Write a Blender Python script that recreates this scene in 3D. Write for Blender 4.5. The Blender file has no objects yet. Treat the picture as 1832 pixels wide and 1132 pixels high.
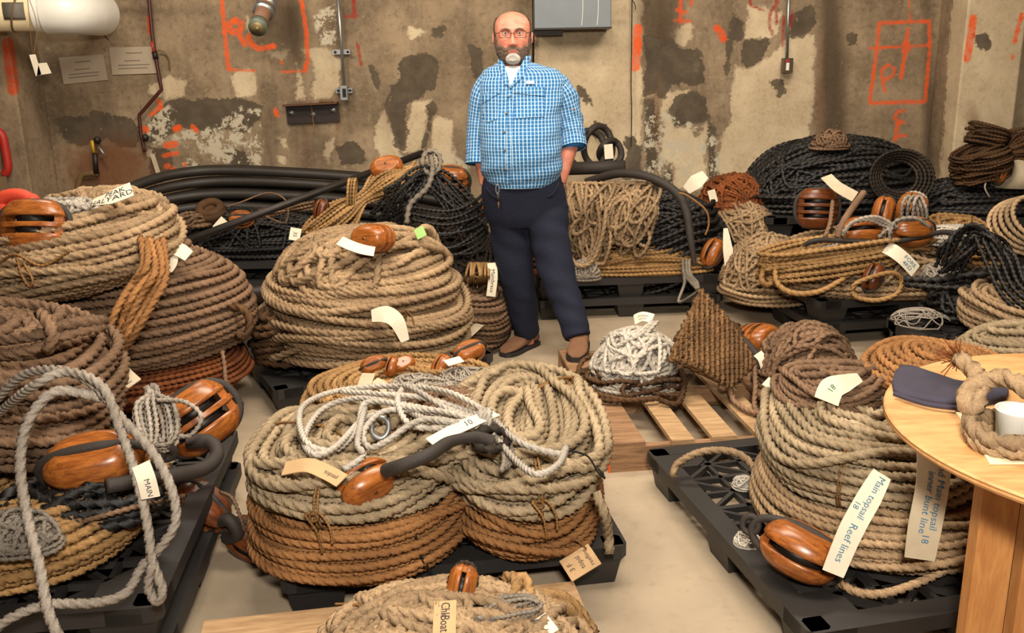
import bpy, math, random
import numpy as np
from mathutils import Vector, Matrix, Euler

# ------------------------------------------------------------------ camera, world, lights
SC = bpy.context.scene
COL = SC.collection
FPX, PITCH, ROLL, CAMH = 1650.0, math.radians(15.5), math.radians(-1.1), 1.56
_F = np.array([0, math.cos(PITCH), -math.sin(PITCH)])
_R0 = np.array([1.0, 0, 0]); _U0 = np.cross(_R0, _F)
_R = _R0 * math.cos(ROLL) + _U0 * math.sin(ROLL)
_U = -_R0 * math.sin(ROLL) + _U0 * math.cos(ROLL)
CAM = np.array([0, 0, CAMH])
cd = bpy.data.cameras.new('camera'); cam = bpy.data.objects.new('camera', cd); COL.objects.link(cam)
cd.sensor_fit = 'HORIZONTAL'; cd.sensor_width = 36.0; cd.lens = 36.0 * FPX / 1832.0
cd.clip_start = 0.05; cd.clip_end = 60
cam.matrix_world = Matrix(((_R[0], _U[0], -_F[0], 0), (_R[1], _U[1], -_F[1], 0), (_R[2], _U[2], -_F[2], CAMH), (0, 0, 0, 1)))
SC.camera = cam
SC.view_settings.view_transform = 'Standard'; SC.view_settings.look = 'None'
SC.view_settings.gamma = 1.0; SC.view_settings.use_curve_mapping = False
SC.view_settings.exposure = 0.0
wd = bpy.data.worlds.new('world'); SC.world = wd; wd.use_nodes = True
wd.node_tree.nodes['Background'].inputs[0].default_value = (1.0, 0.9, 0.78, 1)
wd.node_tree.nodes['Background'].inputs[1].default_value = 0.06

def area(name, loc, target, size, power, col):
    l = bpy.data.lights.new(name, 'AREA'); l.shape = 'RECTANGLE'; l.size, l.size_y = size
    l.energy = power; l.color = col
    o = bpy.data.objects.new(name, l); COL.objects.link(o); o.location = loc
    o.rotation_euler = (Vector(target) - Vector(loc)).to_track_quat('-Z', 'Y').to_euler()
    return o
WARM = (1.0, 0.89, 0.74)
area('overhead_light', (0.1, 2.9, 3.35), (0.2, 4.9, 0.0), (2.2, 1.2), 190, WARM)  # added area light standing in for flash bounced off the ceiling, no lamp fitting
area('flash_light', (0.12, -0.15, 2.05), (0.15, 5.0, 0.7), (0.3, 0.2), 112, (1.0, 0.93, 0.83))
area('overhead_light', (-2.0, 4.7, 3.3), (-2.0, 6.2, 0), (1.0, 0.4), 62, WARM)
area('overhead_light', (1.7, 4.7, 3.3), (1.7, 6.2, 0), (1.0, 0.4), 58, WARM)

def ray(x, y): return _F + _R * (x - 916) / FPX - _U * (y - 566) / FPX
def G(x, y, z=0.0):                      # pixel -> point on the horizontal plane at height z
    d = ray(x, y); return CAM + d * ((z - CAMH) / d[2])
def W(x, y, Y):                          # pixel -> point on the vertical plane at depth Y
    d = ray(x, y); return CAM + d * (Y / d[1])
def proj(P):
    v = np.asarray(P) - CAM; dz = v @ _F
    return 916 + FPX * (v @ _R) / dz, 566 - FPX * (v @ _U) / dz

# ------------------------------------------------------------------ materials
def s2l(c): return tuple(((v / 12.92) if v <= .04045 else ((v + .055) / 1.055) ** 2.4) for v in (x / 255 for x in c))
class NT:
    def __init__(s, name):
        s.m = bpy.data.materials.new(name); s.m.use_nodes = True; s.t = s.m.node_tree; s.b = s.t.nodes['Principled BSDF']
    def n(s, typ, **kw):
        o = s.t.nodes.new(typ)
        for k, v in kw.items():
            if k.startswith('i_'):
                key = k[2:]; key = int(key) if key.isdigit() else key
                s.set(o.inputs[key], v)
            else: setattr(o, k, v)
        return o
    def set(s, sock, v):
        if isinstance(v, bpy.types.NodeSocket): s.t.links.new(v, sock)
        else: sock.default_value = v
    def mix(s, f, a, b, mode='MIX'):
        o = s.t.nodes.new('ShaderNodeMix'); o.data_type = 'RGBA'; o.blend_type = mode
        for k, v in ((0, f), (6, a), (7, b)):
            if isinstance(v, tuple) and len(v) == 3: v = v + (1,)
            s.set(o.inputs[k], v)
        return o.outputs[2]
    def math(s, op, a, b=0.0, clamp=False):
        o = s.t.nodes.new('ShaderNodeMath'); o.operation = op; o.use_clamp = clamp
        s.set(o.inputs[0], a); s.set(o.inputs[1], b); return o.outputs[0]
    def noise(s, scale, detail=4, rough=.55, vec=None, dist=0.0):
        o = s.n('ShaderNodeTexNoise'); o.inputs['Scale'].default_value = scale; o.inputs['Detail'].default_value = detail
        o.inputs['Roughness'].default_value = rough; o.inputs['Distortion'].default_value = dist
        if vec is not None: s.t.links.new(vec, o.inputs['Vector'])
        return o.outputs['Fac']
    def ramp(s, f, lo, hi):                       # smooth step
        o = s.n('ShaderNodeMapRange'); o.interpolation_type = 'SMOOTHSTEP'
        s.set(o.inputs[0], f); o.inputs[1].default_value = lo; o.inputs[2].default_value = hi; return o.outputs[0]
    def obj(s, scale=(1, 1, 1)):
        c = s.n('ShaderNodeTexCoord'); m = s.n('ShaderNodeMapping'); m.inputs['Scale'].default_value = scale
        s.t.links.new(c.outputs['Object'], m.inputs[0]); return m.outputs[0]
    def bump(s, h, strength=.3, dist=.01):
        o = s.n('ShaderNodeBump'); o.inputs['Strength'].default_value = strength; o.inputs['Distance'].default_value = dist
        s.t.links.new(h, o.inputs['Height']); s.t.links.new(o.outputs[0], s.b.inputs['Normal'])
    def col(s, c): s.set(s.b.inputs['Base Color'], c if isinstance(c, bpy.types.NodeSocket) else tuple(c) + (1,))
    def rough(s, v): s.set(s.b.inputs['Roughness'], v)
    def attr(s, name):
        o = s.n('ShaderNodeAttribute'); o.attribute_name = name; return o

def mat_plain(name, c, rough=.6, metal=0.0, var=.12, scale=25, bump=.1, bd=.002, spec=.5):
    t = NT(name); c = s2l(c)
    n = t.noise(scale, 5, .6, t.obj())
    t.col(t.mix(n, tuple(v * (1 - var * 1.6) for v in c), tuple(min(1, v * (1 + var * 1.6)) for v in c)))
    t.rough(rough); t.b.inputs['Metallic'].default_value = metal; t.b.inputs['Specular IOR Level'].default_value = spec
    if bump: t.bump(t.noise(scale * 6, 4, .6, t.obj()), bump, bd)
    return t.m

def mat_rope(name, c, c2, rough=.85, spec=.25, dirt=None):
    t = NT(name); a, b = s2l(c), s2l(c2)
    big = t.ramp(t.noise(5, 4, .6, t.obj()), .3, .7)
    fine = t.noise(170, 4, .7, t.obj())
    var = t.attr('var').outputs['Fac']
    cc = t.mix(big, a, b)
    cc = t.mix(t.ramp(fine, .25, .8), t.mix(1.0, cc, (.62, .6, .57), 'MULTIPLY'), cc)
    k = t.math('ADD', t.math('MULTIPLY', var, .55), .72)
    comb = t.n('ShaderNodeCombineColor'); [t.set(comb.inputs[i], k) for i in range(3)]
    t.col(t.mix(1.0, cc, comb.outputs[0], 'MULTIPLY'))
    t.rough(rough); t.b.inputs['Specular IOR Level'].default_value = spec
    t.bump(fine, .55, .004)
    return t.m

def mat_wood(name, c, c2, scale=(3, 40, 40), rough=.45, bump=.15):
    t = NT(name); a, b = s2l(c), s2l(c2)
    v = t.obj(scale)
    n = t.noise(1.6, 6, .6, v, .6); n2 = t.noise(8, 3, .6, v)
    f = t.ramp(t.math('ADD', t.math('MULTIPLY', n, .7), t.math('MULTIPLY', n2, .3)), .33, .68)
    t.col(t.mix(f, a, b)); t.rough(rough); t.bump(n2, bump, .002)
    return t.m

ROPE = {
    'tan': mat_rope('rope_tan', (190, 160, 124), (160, 132, 100)),
    'greytan': mat_rope('rope_grey_tan', (190, 168, 136), (162, 142, 112)),
    'orange': mat_rope('rope_orange_manila', (182, 130, 80), (150, 104, 62)),
    'gold': mat_rope('rope_gold_manila', (188, 148, 98), (158, 120, 74)),
    'brown': mat_rope('rope_brown', (152, 120, 94), (120, 93, 70)),
    'mat': mat_rope('rope_mat_brown', (140, 104, 68), (104, 76, 48)),
    'dbrown': mat_rope('rope_dark_brown', (104, 74, 46), (76, 54, 36)),
    'rust': mat_rope('rope_rust', (150, 86, 44), (116, 64, 34)),
    'white': mat_rope('rope_white', (222, 212, 198), (196, 186, 172)),
    'dirtywhite': mat_rope('rope_dirty_white', (190, 178, 164), (158, 146, 132)),
    'grey': mat_rope('rope_grey', (160, 148, 134), (126, 116, 104)),
    'black': mat_rope('rope_tarred', (40, 34, 29), (24, 21, 19), .5, .5),
    'dark': mat_rope('rope_dark', (66, 54, 42), (42, 35, 28), .7, .3),
    'twine': mat_rope('twine', (168, 124, 74), (140, 100, 58)),
    'blacktwine': mat_rope('black_twine', (36, 30, 26), (24, 20, 18)),
}
M_BLACKP = mat_plain('black_plastic', (40, 37, 35), .5, 0, .2, 8, .12, .002)
M_WOODB = mat_wood('varnished_block_wood', (176, 104, 44), (112, 58, 24), (8, 50, 50), .3, .05)
M_WOODD = mat_wood('dark_block_wood', (120, 62, 26), (70, 36, 16), (8, 50, 50), .35, .05)
M_IRON = mat_plain('dark_iron', (52, 46, 42), .5, .6, .25, 30, .2)
M_SHEAVE = mat_plain('sheave_metal', (36, 30, 27), .45, .5, .2, 30, .1)
M_PIN = mat_plain('pin_metal', (150, 135, 110), .35, .9, .15, 30, .1)
M_LEATHER = mat_plain('strop_leather', (48, 40, 34), .7, 0, .2, 30, .4, .004)
M_TAG = mat_plain('canvas_tag', (226, 214, 190), .85, 0, .08, 20, .35, .002)
M_TAGDIRTY = mat_plain('worn_canvas_tag', (190, 174, 146), .9, 0, .16, 15, .35, .002)
M_KRAFT = mat_plain('kraft_tag', (196, 160, 116), .85, 0, .08, 20, .2, .001)
M_INK = mat_plain('ink', (40, 36, 44), .7, 0, .1, 30, 0)
M_INKB = mat_plain('blue_ink', (52, 110, 140), .7, 0, .1, 30, 0)
M_INKG = mat_plain('green_ink', (50, 110, 70), .7, 0, .1, 30, 0)
M_PALW = mat_wood('pallet_wood', (190, 156, 114), (150, 114, 78), (3, 30, 30), .75, .3)
M_PALW2 = mat_wood('pallet_wood_worn', (160, 122, 86), (112, 80, 54), (3, 30, 30), .75, .35)
M_ORANGEP = mat_plain('orange_paint', (232, 96, 34), .6, 0, .15, 20, .1)
M_STEEL = mat_plain('galvanised_steel', (168, 170, 170), .38, .85, .12, 14, .08)
M_WHITEM = mat_plain('white_enamel', (230, 226, 215), .4, 0, .05, 14, .05)

# ------------------------------------------------------------------ objects and meshes
def setp(o, label=None, cat=None, group=None, kind=None):
    if label: o['label'] = label
    if cat: o['category'] = cat
    if group: o['group'] = group
    if kind: o['kind'] = kind
    return o
def empty(name, loc, rot=None, label=None, cat=None, group=None):
    o = bpy.data.objects.new(name, None); COL.objects.link(o); o.location = tuple(float(v) for v in loc); o.empty_display_size = .05
    if rot is not None: o.rotation_euler = rot
    return setp(o, label, cat, group)

class Acc:
    """collects geometry (world or local coordinates) and links it as one mesh object"""
    def __init__(s): s.V = []; s.Q = []; s.T = []; s.A = []; s.n = 0; s.UV = {}
    def add(s, V, Q=None, T=None, var=.5):
        V = np.asarray(V, float)
        if Q is not None and len(Q): s.Q.append(np.asarray(Q, np.int64) + s.n)
        if T is not None and len(T): s.T.append(np.asarray(T, np.int64) + s.n)
        s.V.append(V); s.A.append(np.full(len(V), var)); s.n += len(V)
    def data(s, name, mat, off=(0, 0, 0), smooth=True):
        V = np.concatenate(s.V) - np.asarray(off, float)
        Q = np.concatenate(s.Q) if s.Q else np.zeros((0, 4), np.int64)
        T = np.concatenate(s.T) if s.T else np.zeros((0, 3), np.int64)
        me = bpy.data.meshes.new(name)
        me.vertices.add(len(V)); me.vertices.foreach_set('co', V.astype(np.float32).ravel())
        li = np.concatenate([Q.ravel(), T.ravel()]).astype(np.int32)
        me.loops.add(len(li)); me.loops.foreach_set('vertex_index', li)
        ls = np.concatenate([np.arange(len(Q)) * 4, len(Q) * 4 + np.arange(len(T)) * 3]).astype(np.int32)
        me.polygons.add(len(ls)); me.polygons.foreach_set('loop_start', ls)
        me.polygons.foreach_set('use_smooth', np.full(len(ls), smooth))
        me.update(calc_edges=True); me.validate()
        at = me.attributes.new('var', 'FLOAT', 'POINT')
        if len(at.data) == len(V): at.data.foreach_set('value', np.concatenate(s.A).astype(np.float32))
        if mat: me.materials.append(mat)
        return me
    def build(s, name, mat, parent=None, loc=None, local=False, smooth=True):
        """world coordinates in; a root gets its base at loc, a child is stored relative to its (unrotated) root"""
        if parent is None:
            V = np.concatenate(s.V)
            if loc is None: loc = (*(V[:, :2].mean(0)), V[:, 2].min())
            o = bpy.data.objects.new(name, s.data(name, mat, loc, smooth)); o.location = tuple(float(v) for v in loc)
        else:
            off = (0, 0, 0)
            if not local:
                p = parent; off = np.zeros(3)
                while p is not None: off = off + np.array(p.location); p = p.parent
            o = bpy.data.objects.new(name, s.data(name, mat, off, smooth)); o.parent = parent
        COL.objects.link(o)
        return o
    def box(s, c, d, rz=0.0, var=.5, ch=0.0, R=None):
        x, y, z = (v / 2 for v in d)
        if ch > 0:
            V = []
            for sz in (-1, 1):
                for (i, j) in ((x - ch, y), (x, y - ch), (x, -y + ch), (x - ch, -y), (-x + ch, -y), (-x, -y + ch), (-x, y - ch), (-x + ch, y)):
                    V.append((i, j, sz * z))
            V = np.array(V[::-1]) if False else np.array(V)
            Q = [(i, i + 8, (i + 1) % 8 + 8, (i + 1) % 8) for i in range(8)]
            Q += [(0, 1, 2, 3), (0, 3, 4, 7), (4, 5, 6, 7), (8, 11, 10, 9), (8, 15, 12, 11), (12, 15, 14, 13)]
            Q = [q[::-1] for q in Q]
        else:
            V = np.array([(a * x, b * y, e * z) for e in (-1, 1) for a, b in ((-1, -1), (1, -1), (1, 1), (-1, 1))])
            Q = [(0, 3, 2, 1), (4, 5, 6, 7), (0, 1, 5, 4), (1, 2, 6, 5), (2, 3, 7, 6), (3, 0, 4, 7)]
        if R is not None: V = V @ np.asarray(R).T
        elif rz: V = V @ np.array(Matrix.Rotation(rz, 3, 'Z')).T
        s.add(V + np.asarray(c), Q, None, var)
    def loft(s, rings, cap=True, closed=False, var=.5, flip=False):
        """rings: (m, k, 3)"""
        R = np.asarray(rings, float); m, k = R.shape[:2]
        i, j = np.meshgrid(np.arange(m if closed else m - 1), np.arange(k), indexing='ij')
        a = i * k + j; b = i * k + (j + 1) % k; i2 = (i + 1) % m; c = i2 * k + (j + 1) % k; d = i2 * k + j
        Q = np.stack([a, b, c, d], -1).reshape(-1, 4)
        T = []
        V = R.reshape(-1, 3)
        if cap and not closed:
            V = np.concatenate([V, R[0].mean(0)[None], R[-1].mean(0)[None]])
            c0, c1 = m * k, m * k + 1
            T = [(c0, (q + 1) % k, q) for q in range(k)] + [(c1, (m - 1) * k + q, (m - 1) * k + (q + 1) % k) for q in range(k)]
        if flip: Q = Q[:, ::-1]; T = [t[::-1] for t in T]
        s.add(V, Q, T, var)
    def tube(s, P, r, k=10, closed=False, var=.5, cap=True):
        P = np.asarray(P, float); r = np.broadcast_to(np.asarray(r, float), (len(P),))
        t, a, b = frames(P, closed)
        ang = np.arange(k) * 2 * math.pi / k
        rings = P[:, None] + r[:, None, None] * (np.cos(ang)[None, :, None] * a[:, None] + np.sin(ang)[None, :, None] * b[:, None])
        s.loft(rings, cap, closed, var)
    def rope(s, P, r, closed=False, k=9, per=8, lay=6.6, var=None, depth=.40):
        """three-strand laid rope: mesh rows follow the strands"""
        P = np.asarray(P, float)
        if var is None: var = random.random()
        pitch = lay * r; step = pitch / per
        P, L = resample(P, step, closed)
        n = len(P)
        if n < 4: return
        t, a, b = frames(P, closed)
        turns = L / pitch
        if closed: turns = max(1, round(turns * 3)) / 3.0
        th = 2 * math.pi * turns * np.arange(n) / (n if closed else n - 1)
        if k == 9:
            off = np.array([0, 36, 84, 120, 156, 204, 240, 276, 324]) * math.pi / 180
            rad = np.array([1 - depth, 1.0, 1.0] * 3) * r
        else:
            off = np.arange(6) * math.pi / 3; rad = np.array([1 - depth, 1.04] * 3) * r
        # twist phase at the seam of a closed loop: turns is a multiple of 1/3, so shift columns
        A = th[:, None] + off[None]
        rings = P[:, None] + rad[None, :, None] * (np.cos(A)[..., None] * a[:, None] + np.sin(A)[..., None] * b[:, None])
        if closed:
            sh = int(round(turns * 3)) % 3 * (k // 3)
            m = n
            i, j = np.meshgrid(np.arange(m), np.arange(k), indexing='ij')
            j2 = (j + 1) % k
            last = (i == m - 1)
            jn = np.where(last, (j + sh) % k, j); jn2 = np.where(last, (j2 + sh) % k, j2)
            ni = (i + 1) % m
            Q = np.stack([i * k + j, i * k + j2, ni * k + jn2, ni * k + jn], -1).reshape(-1, 4)
            s.add(rings.reshape(-1, 3), Q, None, var)
        else: s.loft(rings, True, False, var)

def frames(P, closed):
    if closed: t = np.roll(P, -1, 0) - np.roll(P, 1, 0)
    else: t = np.gradient(P, axis=0)
    t = t / np.maximum(np.linalg.norm(t, axis=1), 1e-9)[:, None]
    # reference: direction the curve turns away from least
    w, v = np.linalg.eigh(t.T @ t)
    ref = v[:, 0]
    a = np.cross(np.broadcast_to(ref, t.shape), t); ln = np.linalg.norm(a, axis=1)
    if ln.min() < .25:                    # rotation minimising fallback
        a = np.zeros_like(t); p = np.cross(t[0], ref if abs(ref @ t[0]) < .9 else v[:, 1]); p /= np.linalg.norm(p)
        for i in range(len(t)):
            p = p - t[i] * (p @ t[i]); p /= max(np.linalg.norm(p), 1e-9); a[i] = p
        if closed:                       # spread the closing error
            b0 = np.cross(t[0], a[0]); e = a[-1] - t[0] * (a[-1] @ t[0]); e /= np.linalg.norm(e)
            err = math.atan2(e @ b0, e @ a[0]); k = -err * np.arange(len(t)) / len(t)
            b = np.cross(t, a); a = a * np.cos(k)[:, None] + b * np.sin(k)[:, None]
    else: a /= ln[:, None]
    return t, a, np.cross(t, a)
def resample(P, step, closed):
    Q = np.concatenate([P, P[:1]]) if closed else P
    d = np.concatenate([[0], np.cumsum(np.linalg.norm(np.diff(Q, axis=0), axis=1))]); L = d[-1]
    n = max(4, int(round(L / step)))
    u = np.arange(n) * L / n if closed else np.linspace(0, L, n)
    return np.stack([np.interp(u, d, Q[:, i]) for i in range(3)], 1), L
def spline(pts, closed=False, n=14):
    P = np.asarray(pts, float); m = len(P); out = []
    for i in range(m if closed else m - 1):
        g = (lambda q: P[q % m]) if closed else (lambda q: P[min(max(q, 0), m - 1)])
        p0, p1, p2, p3 = g(i - 1), g(i), g(i + 1), g(i + 2)
        for t in np.arange(n) / n:
            out.append(.5 * (2 * p1 + (p2 - p0) * t + (2 * p0 - 5 * p1 + 4 * p2 - p3) * t * t + (3 * p1 - p0 - 3 * p2 + p3) * t ** 3))
    if not closed: out.append(P[-1])
    return np.array(out)
def rng(seed): random.seed(seed); return np.random.RandomState(seed)
def wob(R, th, amp, orders=(1, 2, 3, 5)):
    o = np.zeros_like(th)
    for k in orders: o = o + R.randn() / k ** .6 * np.sin(k * th + R.rand() * 6.28)
    return amp * o * .6

def coil(acc, c, z0, z1, ax, ay, r, w=None, rot=0.0, lean=(0, 0), seed=1, k=9, per=8, sq=2.4, pw=2.2, jit=.5, cross=4, start=-62, end=236, flare=0.0, tiltx=0.0, tilty=0.0):
    """a made-up coil: turns laid over the outside of a ring-shaped section (outer side, top, inner side)"""
    R = rng(seed); w = w or .3 * min(ax, ay); hh = (z1 - z0) / 2; zc = (z0 + z1) / 2
    w_, h_ = w - r, hh - r
    th = np.linspace(0, 2 * math.pi, 72, endpoint=False)
    ca, sa = math.cos(rot), math.sin(rot)
    sg = lambda v, e: np.sign(v) * np.abs(v) ** (2 / e)
    breathe = wob(R, th, .05 * min(ax, ay)); bz = wob(R, th, .06 * hh)
    ph1, ph2 = R.rand() * 6, R.rand() * 6
    def pos(s_, th, lift):
        # s_: angle (rad) round the section, 0 = outer, 90 = top, 180 = inner
        u = sg(np.cos(s_), sq) * (w_ + lift); v = sg(np.sin(s_), sq) * (h_ + lift)
        fl = flare * (-v / max(h_, 1e-3))
        rx = ax - w + u + fl; ry = ay - w + u + fl
        cx, sx = sg(np.cos(th), pw), sg(np.sin(th), pw)
        x = (rx + breathe) * cx; y = (ry + breathe) * sx
        z = v + bz
        z = z + x * tiltx + y * tilty
        k_ = (z + hh) / (2 * hh)
        x = x + lean[0] * k_; y = y + lean[1] * k_
        return np.stack([c[0] + x * ca - y * sa, c[1] + x * sa + y * ca, zc + z], -1)
    # spacing along the section perimeter
    ss = np.radians(np.linspace(start, end, 400))
    u = sg(np.cos(ss), sq) * w_; v = sg(np.sin(ss), sq) * h_
    d = np.concatenate([[0], np.cumsum(np.hypot(np.diff(u), np.diff(v)))])
    n = max(3, int(d[-1] / (1.86 * r)))
    for i in range(n):
        di = (i + .5) / n * d[-1]
        sh = 1.1 * r * (np.sin(th + ph1 + .5 * di / r * .12) + .6 * np.sin(2 * th + ph2)) * jit + wob(R, th, .32 * r * jit * 2)
        s_ = np.interp(di + sh, d, ss)
        acc.rope(pos(s_, th, wob(R, th, .35 * r * jit * 2)), r, True, k, per, var=.5 + .5 * (R.rand() - .5) * 1.4)
    for i in range(cross):                 # turns that ride over the others
        di = d[-1] * (.15 + .55 * R.rand()); s_ = np.interp(di + wob(R, th, 3.2 * r, (1, 2, 3)), d, ss)
        acc.rope(pos(s_, th, 1.5 * r), r, True, k, per, var=.5 + .5 * (R.rand() - .5))
    # body of hidden turns inside
    rings = []
    ts = np.linspace(0, 2 * math.pi, 14, endpoint=False)
    for t_ in np.linspace(0, 2 * math.pi, 48, endpoint=False):
        bi = np.interp(t_, th, breathe); bzi = np.interp(t_, th, bz)
        uu = sg(np.cos(ts), sq) * max(w_ - .75 * r, .004); vv = sg(np.sin(ts), sq) * max(h_ - .75 * r, .004)
        fl = flare * (-vv / max(h_, 1e-3))
        x = (ax - w + uu + fl + bi) * sg(np.cos(t_), pw); y = (ay - w + uu + fl + bi) * sg(np.sin(t_), pw)
        z = vv + bzi; z = z + x * tiltx + y * tilty; k_ = (z + hh) / (2 * hh); x = x + lean[0] * k_; y = y + lean[1] * k_
        rings.append(np.stack([c[0] + x * ca - y * sa, c[1] + x * sa + y * ca, zc + z], -1))
    acc.loft(np.array(rings), False, True, .3)
    return pos

def dome(x, y, c, ax, ay, rot=0.0, p=2.0):
    ca, sa = math.cos(rot), math.sin(rot); dx, dy = x - c[0], y - c[1]
    u = (dx * ca + dy * sa) / ax; v = (-dx * sa + dy * ca) / ay
    return np.sqrt(np.clip(1 - (np.abs(u) ** p + np.abs(v) ** p), 0, 1))
def heap(acc, c, z0, h, ax, ay, n, r, rot=0.0, align=None, spread=.5, size=(.3, .6), asp=(.3, .7), seed=1, k=6, per=7, inside=.75, layer=2.2, core=True, p=2.2, off=0.0):
    """loose turns draped over a mound"""
    R = rng(seed); th = np.linspace(0, 2 * math.pi, 56, endpoint=False)
    ca, sa = math.cos(rot), math.sin(rot)
    if core:
        rings = []
        for f in (1.0, .93, .8, .62, .4, .15):
            t = np.linspace(0, 2 * math.pi, 30, endpoint=False)
            x = ax * .94 * f * np.sign(np.cos(t)) * np.abs(np.cos(t)) ** (2 / p); y = ay * .94 * f * np.sign(np.sin(t)) * np.abs(np.sin(t)) ** (2 / p)
            X = c[0] + x * ca - y * sa; Y = c[1] + x * sa + y * ca
            rings.append(np.stack([X, Y, z0 + off + (h - r) * dome(X, Y, c, ax, ay, rot, p)], -1))
        rings[0][:, 2] = z0 + off
        acc.loft(np.array(rings), True, False, .25)
    if core and n:
        m = max(2, int(math.hypot(h, .3 * min(ax, ay)) / (1.9 * r)))
        for i in range(m):
            f = (i + .3) / m; q = math.sqrt(max(0, 1 - f * f)); wv = 1 + wob(R, th, .05)
            x = ax * q * wv * np.sign(np.cos(th)) * np.abs(np.cos(th)) ** (2 / p); y = ay * q * wv * np.sign(np.sin(th)) * np.abs(np.sin(th)) ** (2 / p)
            acc.rope(np.stack([c[0] + x * ca - y * sa, c[1] + x * sa + y * ca, z0 + off + np.maximum(r, h * f + wob(R, th, .9 * r))], -1), r, True, k, per, var=.5 + .5 * (R.rand() - .5) * 1.5)
    for i in range(n):
        a = (align if align is not None else R.rand() * math.pi) + R.randn() * spread
        L = (size[0] + (size[1] - size[0]) * R.rand()); B = L * (asp[0] + (asp[1] - asp[0]) * R.rand())
        rad = math.sqrt(R.rand()) * inside; ph = R.rand() * 6.283
        ox, oy = rad * math.cos(ph) * max(ax - L * .6, .1 * ax), rad * math.sin(ph) * max(ay - L * .6 * (.4 if align is not None else 1), .25 * ay)
        e = 2.0 + R.rand()
        lx = L * np.sign(np.cos(th)) * np.abs(np.cos(th)) ** (2 / e) * (1 + wob(R, th, .07)); ly = B * np.sin(th) * (1 + wob(R, th, .13)) + wob(R, th, .12 * B)
        x = ox + lx * math.cos(a) - ly * math.sin(a); y = oy + lx * math.sin(a) + ly * math.cos(a)
        # keep inside the footprint
        q = (np.abs(x / ax) ** p + np.abs(y / ay) ** p) ** (1 / p); f = np.where(q > .98, .98 / np.maximum(q, 1e-6), 1); x, y = x * f, y * f
        X = c[0] + x * ca - y * sa; Y = c[1] + x * sa + y * ca
        lay = (i / max(n - 1, 1)) * layer * r
        Z = z0 + off + np.maximum(r, h * dome(X, Y, c, ax, ay, rot, p)) + lay + np.abs(wob(R, th, .8 * r, (2, 3, 4))) * (h > 3 * r)
        acc.rope(np.stack([X, Y, Z], -1), r, True, k, per, var=.5 + .5 * (R.rand() - .5) * 1.5)
def hank(acc, a, b, wid, r, n, seed=1, k=6, per=7, thick=.6, pinch=(.5,), sag=0.0, up=(0, 0, 1)):
    """a bundle of long loops made up from a to b, gathered at the pinches"""
    R = rng(seed); a, b = np.asarray(a, float), np.asarray(b, float); L = np.linalg.norm(b - a); x = (b - a) / L
    up = np.asarray(up, float); y = np.cross(up, x); y /= np.linalg.norm(y); z = np.cross(x, y)
    th = np.linspace(0, 2 * math.pi, 64, endpoint=False)
    for i in range(n):
        s = (np.sign(np.cos(th)) * np.abs(np.cos(th)) ** .8 * (.46 + .06 * R.rand()) + .5)
        f = np.ones_like(s)
        for pp in pinch: f = f * (1 - .72 * np.exp(-((s - pp) / .13) ** 2))
        q = R.rand() * 6.283; rr = math.sqrt(R.rand())
        hw = wid * (.25 + .75 * R.rand())
        yy = (hw * np.sin(th) + (wid - hw) * (2 * R.rand() - 1)) * f + wob(R, th, .05 * wid)
        zz = (wid * thick * rr * math.sin(q)) * f + wob(R, th, .06 * wid) - sag * (s - .5) ** 2 * 4
        acc.rope(a + np.outer(s * L, x) + np.outer(yy, y) + np.outer(zz, z), r, True, k, per, var=.5 + .6 * (R.rand() - .5))

def text_mesh(txt, size):
    cu = bpy.data.curves.new('t', 'FONT'); cu.body = txt; cu.size = size; cu.align_x = 'CENTER'; cu.align_y = 'CENTER'; cu.resolution_u = 2
    o = bpy.data.objects.new('t', cu); COL.objects.link(o)
    dg = bpy.context.evaluated_depsgraph_get(); me = bpy.data.meshes.new_from_object(o.evaluated_get(dg))
    V = np.array([v.co[:] for v in me.vertices]); T = []
    for p in me.polygons:
        vs = list(p.vertices); T += [(vs[0], vs[i], vs[i + 1]) for i in range(1, len(vs) - 1)]
    bpy.data.objects.remove(o); bpy.data.meshes.remove(me); bpy.data.curves.remove(cu)
    return V, T
def tag(parent, path, width, normal, lines=(), mat=None, ink=None, thick=.0016, name='tag', size=.03, taper=None, along=True, at=.5, roll=None):
    """a cloth or card strip along path (world), with lettering lying on its surface"""
    P = spline(path, False, 8) if len(path) > 2 else np.linspace(path[0], path[1], 9)
    t = np.gradient(P, axis=0); t /= np.linalg.norm(t, axis=1)[:, None]
    nr = np.asarray(normal, float); nr = nr[None] - t * (t @ nr)[:, None]; nr /= np.linalg.norm(nr, axis=1)[:, None]
    sd = np.cross(nr, t)
    w = np.full(len(P), width / 2.0)
    if taper: w = w * np.interp(np.linspace(0, 1, len(P)), np.linspace(0, 1, len(taper)), taper)
    rings = np.stack([P - sd * w[:, None] - nr * thick, P + sd * w[:, None] - nr * thick, P + sd * w[:, None] + nr * thick, P - sd * w[:, None] + nr * thick], 1)
    A = Acc(); A.loft(rings, True, False); o = A.build(name, mat or M_TAG, parent, smooth=False)
    d = np.concatenate([[0], np.cumsum(np.linalg.norm(np.diff(P, axis=0), axis=1))])
    B = Acc()
    for txt, sz, s0, v0 in lines:         # s0 along 0..1, v0 across -1..1
        V, T = text_mesh(txt, sz)
        if not len(V): continue
        if along: u, v = s0 * d[-1] + V[:, 0], v0 * width / 2 + V[:, 1]
        else: u, v = s0 * d[-1] - V[:, 1], v0 * width / 2 + V[:, 0]
        u = np.clip(u, 0, d[-1])
        f = lambda X: np.stack([np.interp(u, d, X[:, i]) for i in range(3)], 1)
        B.add(f(P) + f(sd) * v[:, None] + f(nr) * (thick + .0012), None, T)
    if lines: B.build('lettering', ink or M_INK, o, smooth=False)
    return o
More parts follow.
